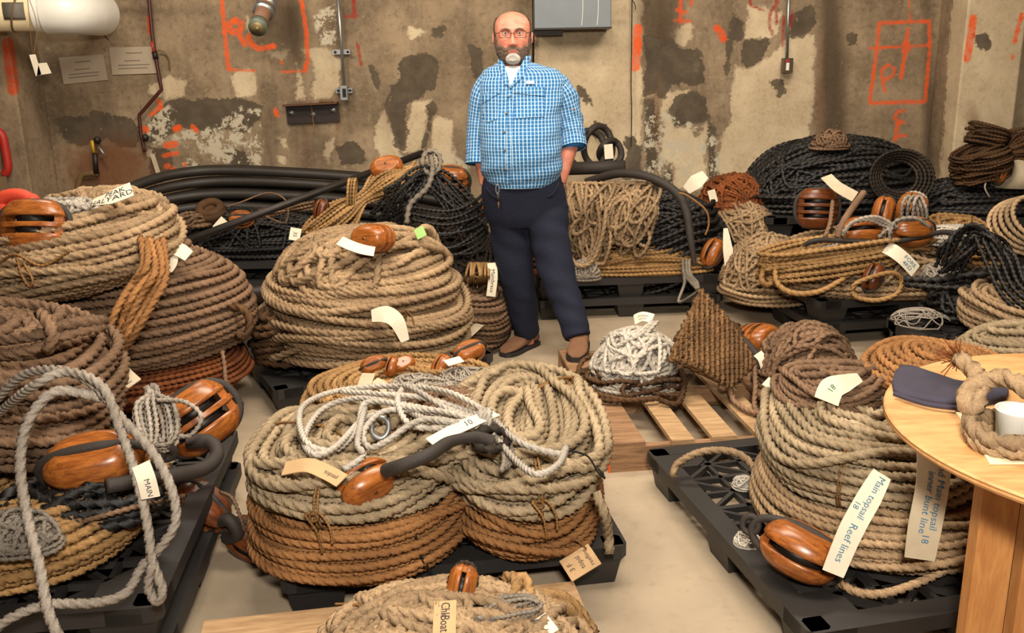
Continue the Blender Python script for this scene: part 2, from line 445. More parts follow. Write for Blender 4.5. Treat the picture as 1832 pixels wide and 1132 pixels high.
# ------------------------------------------------------------------ the setting
WALLY = 7.2
def seg_d(px, py, x0, y0, x1, y1):
    dx, dy = x1 - x0, y1 - y0; L = dx * dx + dy * dy + 1e-9
    t = np.clip(((px - x0) * dx + (py - y0) * dy) / L, 0, 1)
    return np.hypot(px - x0 - t * dx, py - y0 - t * dy)
def poly_f(px, py, pts):
    d = np.full(px.shape, 1e9); ins = np.zeros(px.shape, bool); m = len(pts)
    for i in range(m):
        (x0, y0), (x1, y1) = pts[i], pts[(i + 1) % m]
        d = np.minimum(d, seg_d(px, py, x0, y0, x1, y1))
        c = ((y0 > py) != (y1 > py)); xi = x0 + (py - y0) * (x1 - x0) / ((y1 - y0) or 1e-9); ins ^= c & (px < xi)
    return np.where(ins, d, -d)
DARK = [[(100, 215), (140, 205), (160, 212), (165, 202), (190, 202), (215, 206), (240, 215), (250, 235), (245, 268), (215, 262), (190, 250), (150, 262), (110, 250)],
    [(265, 215), (300, 180), (330, 178), (440, 175), (468, 190), (468, 215), (440, 240), (400, 232), (375, 240), (330, 228), (300, 245), (270, 262), (258, 240)],
    [(265, 262), (300, 262), (310, 300), (330, 312), (270, 330)], [(400, 262), (440, 268), (455, 300), (415, 305)],
    [(712, 112), (735, 100), (765, 95), (785, 105), (783, 130), (778, 160), (765, 165), (755, 178), (735, 180), (728, 200), (726, 240), (722, 268), (708, 262), (700, 222), (690, 185), (700, 155), (714, 140)],
    [(762, 190), (775, 186), (783, 200), (773, 215), (769, 237), (760, 266), (752, 266), (762, 235), (764, 210)],
    [(1031, 154), (1045, 158), (1052, 170), (1062, 173), (1061, 187), (1048, 183), (1042, 173), (1034, 174)],
    [(1066, 218), (1086, 223), (1094, 232), (1091, 246), (1073, 253), (1057, 238)],
    [(1112, 258), (1124, 243), (1136, 245), (1141, 258), (1149, 262), (1149, 320), (1112, 320), (1125, 275)],
    [(1152, 66), (1205, 70), (1218, 85), (1245, 85), (1258, 108), (1264, 150), (1242, 155), (1200, 152), (1187, 177), (1174, 166), (1152, 170)],
    [(1208, 172), (1240, 163), (1264, 175), (1270, 215), (1240, 224), (1206, 228), (1196, 195)],
    [(1152, 180), (1172, 180), (1180, 230), (1176, 300), (1152, 330)],
    [(1264, 210), (1280, 230), (1284, 330), (1266, 335)], [(1190, 300), (1206, 310), (1206, 335), (1185, 330)], [(1292, 310), (1325, 315), (1328, 340), (1290, 340)],
    [(1326, 72), (1376, 69), (1373, 90), (1360, 109), (1335, 123), (1327, 110)], [(1308, 25), (1331, 33), (1329, 75), (1311, 76), (1300, 140), (1296, 120)],
    [(1380, 146), (1405, 140), (1403, 166), (1394, 172)], [(1410, 30), (1450, 10), (1462, 40), (1440, 62), (1415, 66)],
    [(840, 80), (862, 90), (860, 150), (846, 140)], [(775, 48), (795, 50), (790, 64), (774, 62)], [(660, 115), (676, 130), (680, 165), (668, 150)],
    [(1740, 60), (1776, 62), (1770, 90), (1752, 84)], [(1516, 62), (1532, 62), (1532, 80), (1518, 80)], [(600, 262), (640, 250), (660, 290), (610, 300)]]
LIGHT = [[(740, 182), (768, 178), (764, 200), (768, 216), (758, 244), (752, 270), (722, 275), (727, 215), (735, 195)],
    [(668, 225), (686, 198), (699, 225), (713, 250), (714, 285), (680, 290), (672, 250)],
    [(579, 256), (597, 248), (597, 270), (590, 292), (580, 275)], [(540, 88), (600, 86), (613, 110), (606, 150), (590, 176), (562, 180), (560, 120)],
    [(528, 105), (540, 130), (542, 178), (530, 178)], [(733, 52), (752, 48), (765, 58), (745, 66), (733, 72)],
    [(268, 155), (305, 132), (336, 146), (330, 170), (300, 180), (268, 168)], [(403, 135), (440, 122), (459, 128), (458, 172), (425, 176), (415, 146)],
    [(480, 92), (515, 90), (515, 108), (482, 106)], [(500, 250), (515, 242), (512, 265), (504, 262)], [(492, 280), (508, 282), (508, 294)],
    [(955, -20), (1149, -20), (1149, 330), (955, 330)],
    [(1205, 50), (1235, 40), (1242, 70), (1225, 86), (1208, 80)], [(1240, 95), (1254, 105), (1248, 140), (1243, 120)],
    [(1190, 168), (1212, 160), (1234, 160), (1233, 172), (1212, 178), (1206, 225), (1240, 230), (1245, 245), (1268, 212), (1275, 225), (1262, 260), (1268, 300), (1260, 340), (1195, 340), (1206, 300), (1182, 280), (1188, 215), (1178, 196)],
    [(1320, 120), (1345, 122), (1380, 100), (1400, 70), (1460, 60), (1458, 180), (1445, 250), (1440, 340), (1284, 340), (1285, 270), (1310, 200), (1305, 165), (1316, 108)],
    [(1340, 10), (1400, 20), (1395, 60), (1378, 70), (1332, 70)], [(1704, -20), (1900, -20), (1830, 340), (1680, 340)], [(775, 205), (808, 215), (812, 300), (772, 300)],
    [(440, 30), (452, 45), (446, 60), (438, 48)]]
MOTTLE = [[(295, 242), (340, 232), (380, 228), (430, 190), (466, 198), (472, 260), (462, 305), (350, 308), (318, 292), (330, 262)], [(265, 215), (300, 190), (320, 200), (300, 240), (262, 300)],
    [(700, 280), (800, 270), (840, 300), (800, 330), (700, 320)], [(1152, 190), (1260, 230), (1290, 260), (1290, 330), (1152, 330)], [(560, 20), (600, 10), (600, 80), (570, 80)]]
STAIN_SHADE = [(510, 40, 45, 70, .9), (485, 250, 18, 110, .6), (590, 40, 50, 70, .6), (1180, 30, 36, 80, .9), (1490, 120, 24, 190, 1.0), (1530, 250, 25, 90, .4), (850, 160, 30, 160, .5), (690, 200, 30, 60, .4),
    (640, 200, 24, 90, .35), (900, 250, 40, 120, .5), (120, 170, 40, 90, .35), (210, 20, 160, 12, .6), (560, 270, 60, 60, .45), (1290, 110, 30, 120, .35), (1140, 300, 14, 40, .6), (1090, 40, 60, 6, .4), (820, 245, 12, 40, .5), (1660, 170, 12, 200, .8)]  # last entry paints the shadow on the right pilaster's side face
RUST = [(200, 300, 70, 45, 1.0), (150, 310, 40, 35, .7), (545, 250, 7, 70, .5), (605, 215, 6, 40, .6), (1465, 180, 14, 150, .5), (1175, 215, 7, 70, .6), (1740, 215, 16, 30, .6), (1120, 210, 10, 45, .35), (560, 185, 50, 5, .5), (240, 275, 30, 40, .5)]
SPRAY = [  # polyline, half width px, redness
    ([(396, -10), (402, 60), (409, 124)], 4, 0), ([(408, 124), (455, 127)], 2.5, 0), ([(410, 44), (420, 36), (432, 42), (430, 54), (418, 58), (410, 52)], 6, 0), ([(424, 56), (438, 80)], 4.5, 0),
    ([(445, 64), (450, 80), (466, 88), (490, 82)], 5, 0), ([(537, -10), (547, 50), (551, 105), (546, 127)], 4, 0), ([(502, 128), (546, 127)], 2.5, 0),
    ([(284, 180), (288, 192), (270, 205)], 4, 0), ([(258, 230), (262, 232)], 6, 0), ([(314, 231), (320, 228)], 6, 0), ([(344, 226), (352, 234)], 4.5, 0), ([(298, 260), (314, 258)], 6, 0), ([(294, 278), (318, 274)], 4, 0),
    ([(298, 297), (301, 297)], 5, 0), ([(310, 302), (315, 312)], 5, 0), ([(330, 292), (331, 296)], 3, 0), ([(492, 196), (496, 206)], 4, 0), ([(503, 110), (504, 114)], 3, 0), ([(265, 30), (268, 60)], 3, .6),
    ([(632, -10), (634, 30)], 4, 1), ([(618, 30), (640, 28)], 3, 1), ([(639, 76), (646, 116)], 3, 1),
    ([(1141, 50), (1140, 80), (1137, 120)], 8, 0), ([(1218, -10), (1217, 40)], 3.2, .3), ([(1207, 37), (1238, 38)], 3, .3), ([(1210, 18), (1228, 22)], 3, .3), ([(1238, 0), (1236, 10)], 3, .3), ([(1282, 50), (1290, 58), (1294, 70)], 7, .3),
    ([(1340, -10), (1343, 10), (1365, 18)], 3, 1), ([(1392, 4), (1378, 22), (1376, 44), (1382, 62)], 3, 1), ([(1389, -10), (1389, 42)], 3, 1), ([(1402, 30), (1400, 82)], 3, 1), ([(1416, 20), (1416, 48)], 2.5, 1),
    ([(1573, 41), (1662, 38), (1664, 80), (1655, 182), (1556, 184), (1566, 110), (1573, 41)], 3.6, .1), ([(1626, -10), (1628, 34)], 1.8, .1), ([(1625, 52), (1618, 100), (1612, 140)], 3.6, .1), ([(1556, 86), (1600, 84), (1665, 81)], 2.6, .1),
    ([(1621, 80), (1621, 88)], 8, .1), ([(1578, 136), (1578, 124), (1588, 116), (1600, 122), (1600, 132), (1588, 142), (1578, 136)], 3, .1), ([(1578, 138), (1583, 164)], 3.6, .1),
    ([(1618, 198), (1606, 200), (1600, 212), (1616, 219)], 3.4, .1), ([(1606, 218), (1602, 250)], 3.6, .1), ([(1602, 243), (1622, 242)], 2.8, .1),
    ([(1741, 32), (1738, 60), (1730, 105)], 7, 0), ([(1828, 25), (1815, 75)], 4, 0), ([(1811, 98), (1811, 104)], 3, 0), ([(14, 78), (18, 110), (24, 160)], 11, .5)]
def paint(me, V):
    px, py = proj(V); px = px + 0; N = len(V)
    far = (px < -150) | (px > 1990) | (py > 420) | (py < -120)
    def field(L):
        f = np.full(N, -30.0)
        for p in L: f = np.maximum(f, poly_f(px, py, p))
        return np.clip(f, -30, 30) / 60 + .5
    def gs(L):
        f = np.zeros(N)
        for x, y, sx, sy, a in L: f = np.maximum(f, a * np.exp(-.5 * (((px - x) / sx) ** 2 + ((py - y) / sy) ** 2)))
        return f
    A = np.ones((N, 4)); B = np.ones((N, 4))
    A[:, 0] = field(DARK); A[:, 1] = field(LIGHT); A[:, 2] = field(MOTTLE)
    o = np.full(N, -20.0); rd = np.zeros(N)
    for pts, hw, red in SPRAY:
        d = np.full(N, 1e9)
        for (a, b) in zip(pts, pts[1:]): d = np.minimum(d, seg_d(px, py, a[0], a[1], b[0], b[1]))
        v = (hw - d); rd = np.where(v > o, red, rd); o = np.maximum(o, v)
    B[:, 0] = np.clip(o, -10, 10) / 20 + .5; B[:, 1] = gs(STAIN_SHADE); B[:, 2] = gs(RUST); A[:, 3] = rd
    A[far] = (0, 0, 0, 0); B[far] = (0, 0, 0, 1)
    for n, X in (('fa', A), ('fb', B)):
        at = me.attributes.new(n, 'FLOAT_COLOR', 'POINT'); at.data.foreach_set('color', X.astype(np.float32).ravel())

def mat_wall():
    t = NT('old_concrete_wall'); P = t.obj()
    geo = t.n('ShaderNodeNewGeometry').outputs['Position']
    vm = t.n('ShaderNodeMapping'); t.t.links.new(geo, vm.inputs[0]); vm.inputs['Scale'].default_value = (1, 1, .22); streak = vm.outputs[0]
    fa, fb = t.attr('fa'), t.attr('fb')
    sa, sb = t.n('ShaderNodeSeparateColor'), t.n('ShaderNodeSeparateColor')
    t.t.links.new(fa.outputs['Color'], sa.inputs[0]); t.t.links.new(fb.outputs['Color'], sb.inputs[0])
    dark, light, mot = sa.outputs; spray, stain, rust = sb.outputs
    red = fa.outputs['Alpha']
    big = t.noise(2.2, 6, .62, geo); mid = t.noise(9, 6, .65, geo); fine = t.noise(42, 6, .7, geo); st = t.noise(6, 5, .6, streak)
    c = t.mix(t.ramp(big, .32, .68), s2l((162, 140, 112)), s2l((124, 106, 84)))
    c = t.mix(t.math('MULTIPLY', t.ramp(st, .42, .75), .55), c, s2l((104, 87, 67)))
    c = t.mix(t.math('MULTIPLY', t.ramp(fine, .5, .8), .45), c, s2l((178, 158, 130)))
    blot = t.noise(24, 7, .72, geo)
    c = t.mix(t.math('MULTIPLY', t.ramp(blot, .52, .66), .5), c, s2l((92, 77, 60)))
    c = t.mix(t.math('MULTIPLY', t.ramp(blot, .46, .32), .4), c, s2l((176, 156, 126)))
    def mask(f, a1, a2, e=.02, lo=.5):
        v = t.math('ADD', f, t.math('ADD', t.math('MULTIPLY', t.math('SUBTRACT', mid, .5), a1), t.math('MULTIPLY', t.math('SUBTRACT', fine, .5), a2)))
        return t.ramp(v, lo - e, lo + e)
    lm = mask(light, .55, .25, .05)
    c = t.mix(t.math('MULTIPLY', lm, .9), c, t.mix(t.ramp(big, .3, .7), t.mix(t.math('MULTIPLY', t.ramp(blot, .5, .68), .6), s2l((216, 196, 162)), s2l((176, 154, 122))), t.mix(t.math('MULTIPLY', t.ramp(fine, .48, .62), .6), s2l((190, 168, 136)), s2l((158, 137, 108)))))
    c = t.mix(t.math('MULTIPLY', t.ramp(t.math('ADD', stain, t.math('MULTIPLY', t.math('SUBTRACT', st, .5), .6)), .15, 1.0), .85), c, s2l((68, 54, 40)))  # brown stains, plus the pilaster side's shadow painted into the colour
    dm = mask(dark, .5, .3, .025)
    c = t.mix(t.math('MULTIPLY', dm, .92), c, t.mix(t.ramp(mid, .35, .7), s2l((74, 64, 52)), s2l((94, 82, 66))))
    mm = t.math('MULTIPLY', mask(mot, .3, .0, .05), t.ramp(t.math('ADD', t.math('MULTIPLY', mid, .6), t.math('MULTIPLY', fine, .5)), .54, .58))
    c = t.mix(mm, c, s2l((190, 178, 154)))
    chips = t.math('MULTIPLY', t.ramp(t.noise(16, 5, .7, geo), .66, .68), t.ramp(big, .45, .6))
    c = t.mix(t.math('MULTIPLY', chips, .7), c, s2l((182, 160, 126)))
    c = t.mix(t.math('MULTIPLY', t.ramp(t.math('ADD', rust, t.math('MULTIPLY', t.math('SUBTRACT', mid, .5), .5)), .2, .9), .75), c, s2l((108, 62, 30)))
    sp = t.ramp(t.math('ADD', spray, t.math('MULTIPLY', t.math('SUBTRACT', fine, .5), .35)), .42, .6)
    c = t.mix(t.math('MULTIPLY', sp, t.math('SUBTRACT', .95, t.math('MULTIPLY', t.ramp(blot, .4, .62), .4))), c, t.mix(red, s2l((236, 92, 34)), s2l((150, 44, 30))))
    t.col(c); t.rough(.88); t.b.inputs['Specular IOR Level'].default_value = .25
    h = t.math('ADD', t.math('MULTIPLY', fine, .5), t.math('SUBTRACT', t.math('MULTIPLY', lm, .5), t.math('MULTIPLY', dm, .6)))
    t.bump(h, .5, .012)
    return t.m
M_WALL = mat_wall()
def grid_wall(name, us, vs, fn, label=None):
    U, V = np.meshgrid(us, vs, indexing='ij'); P = fn(U, V).reshape(-1, 3); m, k = U.shape
    i, j = np.meshgrid(np.arange(m - 1), np.arange(k - 1), indexing='ij'); a = i * k + j
    A = Acc(); A.add(P, np.stack([a, a + k, a + k + 1, a + 1], -1).reshape(-1, 4))
    o = A.build(name, M_WALL, None, (0, 0, 0)); paint(o.data, P); setp(o, kind='structure'); return o
CEIL = 3.5
XP_L = W(100, 300, WALLY)[0]; XP_R = W(1655, 300, WALLY)[0]; PD = .42
XR2 = XP_R + .42
us = np.concatenate([np.linspace(-6.5, XP_L - .02, 8), np.arange(XP_L, XP_R + .016, .016), np.linspace(XR2 - .02, XR2 + .5, 30), np.linspace(XR2 + .6, 6.5, 6)])
vs = np.concatenate([np.linspace(0, .45, 4), np.arange(.5, 2.2, .016), np.linspace(2.25, CEIL, 5)])
grid_wall('wall_back', us, vs, lambda u, v: np.stack([u, np.full_like(u, WALLY), v], -1))
def pilaster(name, x0, x1):
    path = [(x0, WALLY), (x0, WALLY - PD), (x1, WALLY - PD), (x1, WALLY)]
    pts = []
    for (a, b) in zip(path, path[1:]):
        n = int(math.dist(a, b) / .016); pts += [(a[0] + (b[0] - a[0]) * i / n, a[1] + (b[1] - a[1]) * i / n) for i in range(n)]
    pts = np.array(pts + [path[-1]]); idx = np.arange(len(pts))
    grid_wall(name, idx, vs, lambda u, v: np.stack([pts[u.astype(int), 0], pts[u.astype(int), 1], v], -1))
pilaster('trim_1', XP_L - .9, XP_L)
pilaster('trim_2', XP_R, XR2)

def mat_floor():
    t = NT('worn_concrete_floor'); P = t.obj()
    n1 = t.noise(1.3, 6, .6, P); n2 = t.noise(14, 6, .65, P); n3 = t.noise(120, 3, .6, P)
    c = t.mix(t.ramp(n1, .3, .7), s2l((180, 161, 136)), s2l((156, 139, 117)))
    c = t.mix(t.math('MULTIPLY', t.ramp(n2, .5, .8), .4), c, s2l((136, 118, 94)))
    c = t.mix(t.math('MULTIPLY', t.ramp(n3, .62, .75), .3), c, s2l((110, 94, 74)))
    t.col(c); t.rough(t.math('ADD', t.math('MULTIPLY', n2, .3), .42)); t.b.inputs['Specular IOR Level'].default_value = .35
    t.bump(n2, .08, .004); return t.m
A = Acc(); A.box((0, 2.4, -.05), (13, 9.8, .1)); setp(A.build('floor', mat_floor(), None, (0, 0, 0), smooth=False), kind='structure')
M_CEIL = mat_plain('ceiling_concrete', (150, 134, 110), .9, 0, .1, 2, .2)
A = Acc(); A.box((0, 2.4, CEIL + .05), (13, 9.8, .1)); setp(A.build('ceiling', M_CEIL, None, (0, 0, 0), smooth=False), kind='structure')
for nm, x in (('wall_left', -6.55), ('wall_right', 6.55)):
    A = Acc(); A.box((x, 2.4, CEIL / 2), (.1, 9.8, CEIL)); setp(A.build(nm, M_CEIL, None, (0, 0, 0), smooth=False), kind='structure')

# ------------------------------------------------------------------ things on the wall
def on(x, y, d=0.0): return W(x, y, WALLY - d)
M_INSUL = mat_plain('pipe_insulation', (226, 206, 166), .7, 0, .08, 6, .3, .006)
M_BAND = mat_plain('brown_band', (110, 84, 52), .6, 0, .2, 20, .1)
M_TAPE = mat_plain('grey_tape', (106, 98, 88), .6, 0, .1, 20, .1)
# insulated pipe, upper corner
pa = W(-60, 34, 6.35); pb = W(108, 20, 6.5)
ax_ = (pb - pa); ax_[2] = 0; ax_[1] = .12; ax_ /= np.linalg.norm(ax_); pa = pb - ax_ * 1.2
A = Acc(); A.tube(np.array([pa, pb]), .125, 28, cap=True); root = A.build('insulated_pipe', M_INSUL, None, pb)
setp(root, 'thick cream insulated pipe with a white elbow high on the wall', 'pipe')
A = Acc(); A.tube(spline([pb - ax_ * .1, pb + ax_ * .05, pb + ax_ * .1 + np.array([0, .13, 0]), pb + ax_ * .1 + np.array([0, .35, 0])]), .15, 28); A.build('elbow', M_WHITEM, root)
A = Acc(); A.tube(spline([pb - ax_ * .16, pb - ax_ * .04]), .138, 28); A.build('collar', M_WHITEM, root)
A = Acc(); c = pb - ax_ * .26
ring = [c + .128 * (math.cos(a) * np.array([0, 0, 1.]) + math.sin(a) * np.cross(ax_, [0, 0, 1.])) + ax_ * .04 * math.cos(a) for a in np.linspace(0, 6.283, 40, endpoint=False)]
A.tube(np.array(ring), .007, 8, True); A.build('strap', M_BAND, root)
A = Acc(); rr = []
for f in np.linspace(-.5, .35, 7):
    a = math.pi / 2 + .1 + f; d = math.cos(a) * np.array([0, 0, 1.]) + math.sin(a) * np.cross(ax_, [0, 0, 1.])
    rr.append([c - ax_ * .06 + d * .127, c + ax_ * .07 + d * .127, c + ax_ * .07 + d * .13, c - ax_ * .06 + d * .13])
A.loft(np.array(rr)); A.build('tape_patch', M_TAPE, root)
# cards hanging from the pipe
p0 = W(52, 30, 6.2); p1 = W(58, 96, 6.2)
A = Acc(); A.tube(np.array([W(49, -5, 6.22), p1]), .002, 6); A.tube(spline([W(53, 0, 6.22), W(66, 45, 6.22), p1 + np.array([.01, 0, 0])]), .002, 6); root = A.build('hanging_cards', ROPE['twine'], None, p1); setp(root, 'two small cream cards hanging on string below the insulated pipe', 'card')
for q, n in ((((52, 98), (63, 97), (74, 133), (64, 136)), 'card'), (((69, 113), (83, 112), (92, 131), (66, 135)), 'card')):
    A = Acc(); P = np.array([W(x, y, 6.2) for x, y in q]); off = np.array([0, .004, 0]); A.loft(np.array([P, P + off])); A.build(n, M_TAG, root, smooth=False)
# notices
t_ = NT('plastic_sleeved_paper'); t_.col(s2l((176, 160, 138))); t_.rough(.25); t_.bump(t_.noise(14, 3, .5, t_.obj()), .25, .01); M_SLEEVE = t_.m
M_PAPERTXT = mat_plain('faded_print', (120, 108, 94), .6, 0, .05, 10, 0)
def quad_board(name, q, d, th, mat, label, cat, **kw):
    P = np.array([on(x, y, d) for x, y in q]); A = Acc(); A.loft(np.array([P, P + np.array([0, th, 0])])); o = A.build(name, mat, None, P.mean(0), smooth=False); return setp(o, label, cat)
for q, lab in ((((105, 103), (184, 97), (193, 143), (114, 151)), 'grey paper notice in a plastic sleeve, tilted, taped to the wall'), (((195, 85), (279, 83), (280, 131), (201, 134)), 'paler paper notice in a shiny plastic sleeve beside the bent conduit')):
    o = quad_board('wall_notice', q, .012, .008, M_SLEEVE, lab, 'notice')
    A = Acc()
    P = [on(x, y, .0135) for x, y in q]
    for v, a, b in ((.22, .35, .7), (.5, .3, .65), (.66, .15, .85), (.78, .15, .8)):
        l = P[0] + (P[3] - P[0]) * v; r_ = P[1] + (P[2] - P[1]) * v; s, e = l + (r_ - l) * a, l + (r_ - l) * b; u = (P[3] - P[0]) * .018
        A.loft(np.array([[s - u, e - u, e + u, s + u], [s - u + [0, .001, 0], e - u + [0, .001, 0], e + u + [0, .001, 0], s + u + [0, .001, 0]]]))
    A.build('print', M_PAPERTXT, o, smooth=False)
# bent conduit
M_REDBR = mat_plain('red_brown_paint', (72, 34, 26), .4, 0, .2, 20, .1)
M_REDH = mat_plain('red_handle', (176, 40, 30), .5, 0, .1, 20, .1)
P = [on(x, y, .06) for x, y in ((264, -30), (272, 60), (277, 95), (289, 160), (249, 206), (252, 240), (259, 272))]
A = Acc(); A.tube(np.array([q for a, b in zip(P, P[1:]) for q in np.linspace(a, b, 6)[:-1]] + [P[-1]]), .0135, 12); root = A.build('bent_conduit', M_REDBR, None, P[-1]); setp(root, 'thin dark red-brown conduit with a dogleg bend running down the wall', 'conduit')
A = Acc(); A.tube(np.array([on(276, 92, .06), on(279, 106, .06)]), .02, 12); A.build('coupling', M_IRON, root)
A = Acc(); A.tube(np.array([on(271, 74, .08), on(275, 93, .08)]), .009, 8); A.build('handle', M_REDH, root)
A = Acc(); A.tube(spline([on(279, 90, .05), on(292, 92, .04), on(301, 104, .03), on(303, 124, .02)]), .005, 8); A.build('wire', M_BAND, root)
A = Acc(); A.tube(np.array([on(260, 246, .02), on(260, 246, .09)]), .026, 14); A.build('fitting', M_IRON, root)
A = Acc(); P = np.array([on(268, 275, .05), on(276, 275, .05), on(290, 318, .04), on(282, 320, .04)]); A.loft(np.array([P, P + [0, .004, 0]])); A.build('tag', M_TAGDIRTY, root, smooth=False)
# hanging wires
A = Acc()
for pts in (((190, -10), (192, 12), (198, 28), (203, 31)), ((189, -10), (190, 15), (195, 55)), ((178, -10), (180, 25), (190, 30), (186, 60), (195, 72))): A.tube(spline([on(x, y, .04) for x, y in pts]), .0035, 6)
A.tube(np.array([on(191, 6, .05), on(194, 18, .05)]), .013, 10)
setp(A.build('hanging_wires', M_IRON, None), 'short loose electrical wires dangling above the notices', 'wire')
# old tap
A = Acc(); A.tube(spline([on(176, 310, .07), on(160, 310, .07), on(145, 316, .07), on(138, 345, .07), on(137, 380, .07)]), .024, 12); root = A.build('wall_tap', M_BAND, None); setp(root, 'old rusty pipe and tap with a yellow tag on the rust stain', 'tap')
A = Acc(); A.tube(np.array([on(172, 310, .08), on(170, 275, .09)]), .02, 12); A.tube(np.array([on(174, 250, .02), on(174, 250, .11)]), .026, 12); A.build('valve_stem', M_IRON, root)
A = Acc(); A.box(on(166, 262, .11), (.022, .015, .09), 0); A.build('yellow_tag', mat_plain('yellow_tag', (196, 150, 40), .6), root)
A = Acc(); A.tube(np.array([on(176, 262, .1), on(190, 282, .1)]), np.array([.014, .006]), 8); A.build('lever', M_STEEL, root)
# pipe stub with cap
pa, pb = W(490, -30, 6.9), W(462, 46, 6.35)
A = Acc(); A.tube(np.array([pa, pb]), .052, 20); root = A.build('capped_pipe', mat_plain('old_pipe', (120, 84, 60), .6, 0, .25, 10, .2), None, pb); setp(root, 'short capped pipe stub hanging down from above the wall', 'pipe')
d = (pb - pa) / np.linalg.norm(pb - pa)
A = Acc(); A.tube(np.array([pb - d * .03, pb + d * .03]), .06, 20); A.build('cap', mat_plain('green_cap', (92, 100, 84), .5, 0, .2, 20, .2), root)
A = Acc(); A.tube(np.array([pb + d * .03, pb + d * .036]), .042, 20); A.box(pb + d * .037, (.02, .02, .02)); A.build('cap_face', mat_plain('cap_face', (134, 116, 78), .5, .3, .2, 20, .2), root)
for s in (.18, .27, .33):
    A = Acc(); A.tube(np.array([pb - d * s, pb - d * (s + .035)]), .068, 20); A.build('clamp', M_STEEL, root)
# steel conduit with switch box (left), on strut
def strut(root, x, y, w):
    A = Acc(); A.box(on(x, y, .03), (w, .03, .035)); A.build('strut', M_STEEL, root, smooth=False)
    for s in (-1, 1):
        A = Acc(); c = on(x, y, .047) + np.array([s * w * .36, 0, 0]); A.tube(np.array([c, c - [0, .004, 0]]), .01, 12); A.build('bolt_hole', M_IRON, root)
P = [on(602, -40, .07), on(616, 152, .07)]
A = Acc(); A.tube(np.array(P), .0115, 12); root = A.build('conduit_switch', M_STEEL, None, P[1]); setp(root, 'straight steel conduit ending in a switch box above the angle iron', 'conduit')
strut(root, 611, 93, .13); strut(root, 616, 162, .125)
A = Acc(); A.box(on(616, 166, .08), (.062, .06, .105), 0, ch=.006); A.build('box', M_STEEL, root, smooth=False)
A = Acc(); A.box(on(616, 166, .112), (.026, .008, .062)); A.build('switch', M_SHEAVE, root, smooth=False)
P = [on(1412, -40, .07), on(1408, 104, .07)]
A = Acc(); A.tube(np.array(P), .0115, 12); root = A.build('conduit_switch', M_STEEL, None, P[1]); setp(root, 'straight steel conduit ending in a dark box with a red-topped switch', 'conduit')
A = Acc(); A.box(on(1408, 117, .08), (.07, .08, .105), 0, ch=.006); A.build('box', mat_plain('bronze_box', (104, 88, 70), .4, .6), root, smooth=False)
A = Acc(); A.box(on(1409, 119, .123), (.022, .008, .055)); A.build('switch', M_WHITEM, root, smooth=False)
A = Acc(); A.box(on(1409, 109, .123), (.026, .008, .016)); A.build('red_mark', M_REDH, root, smooth=False)
# angle iron with bolts
M_ANGLE = mat_plain('rusty_angle_iron', (54, 44, 40), .5, .3, .3, 10, .2)
c = (on(560, 202, .02)); rz = -.0
root = empty('angle_iron', c, None, 'rusty steel angle bracket bolted to the wall below the switch box', 'bracket')
A = Acc(); A.box((0, -.005, -.005), (.40, .012, .135)); A.build('plate', M_ANGLE, root, local=True, smooth=False)
A = Acc(); A.box((0, -.055, .068), (.41, .11, .012)); A.build('flange', mat_plain('rust_flange', (92, 60, 40), .8, 0, .3, 12, .3), root, local=True, smooth=False)
for x, z in ((-.16, .01), (.155, .015), (0.0, -.01)):
    A = Acc(); A.tube(np.array([(x, -.01, z), (x, -.022, z)]), .022, 14); A.tube(np.array([(x, -.02, z), (x, -.04, z)]), .011, 8); A.build('bolt', M_STEEL, root, local=True)
A = Acc(); A.tube(spline([(0, -.04, .07), (0.004, -.05, -.02), (.006, -.045, -.15)]), .004, 6); A.build('cord', ROPE['twine'], root, local=True)
A = Acc(); A.tube(spline([(.07, -.06, .083), (.13, -.07, .083), (.17, -.05, .083)]), .011, 8); A.build('rag', M_BAND, root, local=True)
root.rotation_euler = (0, -.03, 0)
# sheet-metal box
P0, P1 = on(956, 53, .32), on(1093, 51, .32)
M_SHEET = mat_plain('galvanised_sheet', (112, 117, 120), .5, .4, .12, 5, .06)
root = empty('sheet_metal_box', ((P0[0] + P1[0]) / 2, P0[1], P0[2]), None, 'grey galvanised sheet metal box fixed high on the wall', 'box')
wd_ = P1[0] - P0[0]
A = Acc(); A.box((0, .16, .32), (wd_, .32, .64), ch=.004); A.build('shell', M_SHEET, root, local=True, smooth=False)
A = Acc(); A.box((0, .155, .004), (wd_ + .012, .34, .012)); A.build('bottom_lip', M_IRON, root, local=True, smooth=False)
A = Acc(); A.box((-wd_ / 2 + .08, .12, -.02), (.26, .05, .032)); A.build('bracket', M_IRON, root, local=True, smooth=False)
for x in (.06, .17):
    A = Acc(); A.tube(spline([(x, -.002, .5), (x + .004, -.002, .3), (x + .012, -.002, .15), (x + .004, -.002, .02)]), .003, 5); A.build('drip', M_WHITEM, root, local=True)
# thin cables
A = Acc(); A.tube(spline([on(1131, -40, .03), on(1130, 80, .03), on(1129, 150, .025), on(1130, 200, .03), on(1129, 262, .03)]), .004, 6); A.tube(spline([on(1131, 0, .03), on(1136, 8, .03), on(1137, 17, .03)]), .003, 6)
setp(A.build('wall_cable', M_IRON, None), 'thin dark cable hanging straight down the pale wall panel', 'cable')
A = Acc(); A.tube(np.array([on(954, -20, .05), on(954, 120, .03)]), .008, 6); setp(A.build('wall_rod', M_IRON, None), 'slim dark rod running down beside the sheet metal box', 'rod')
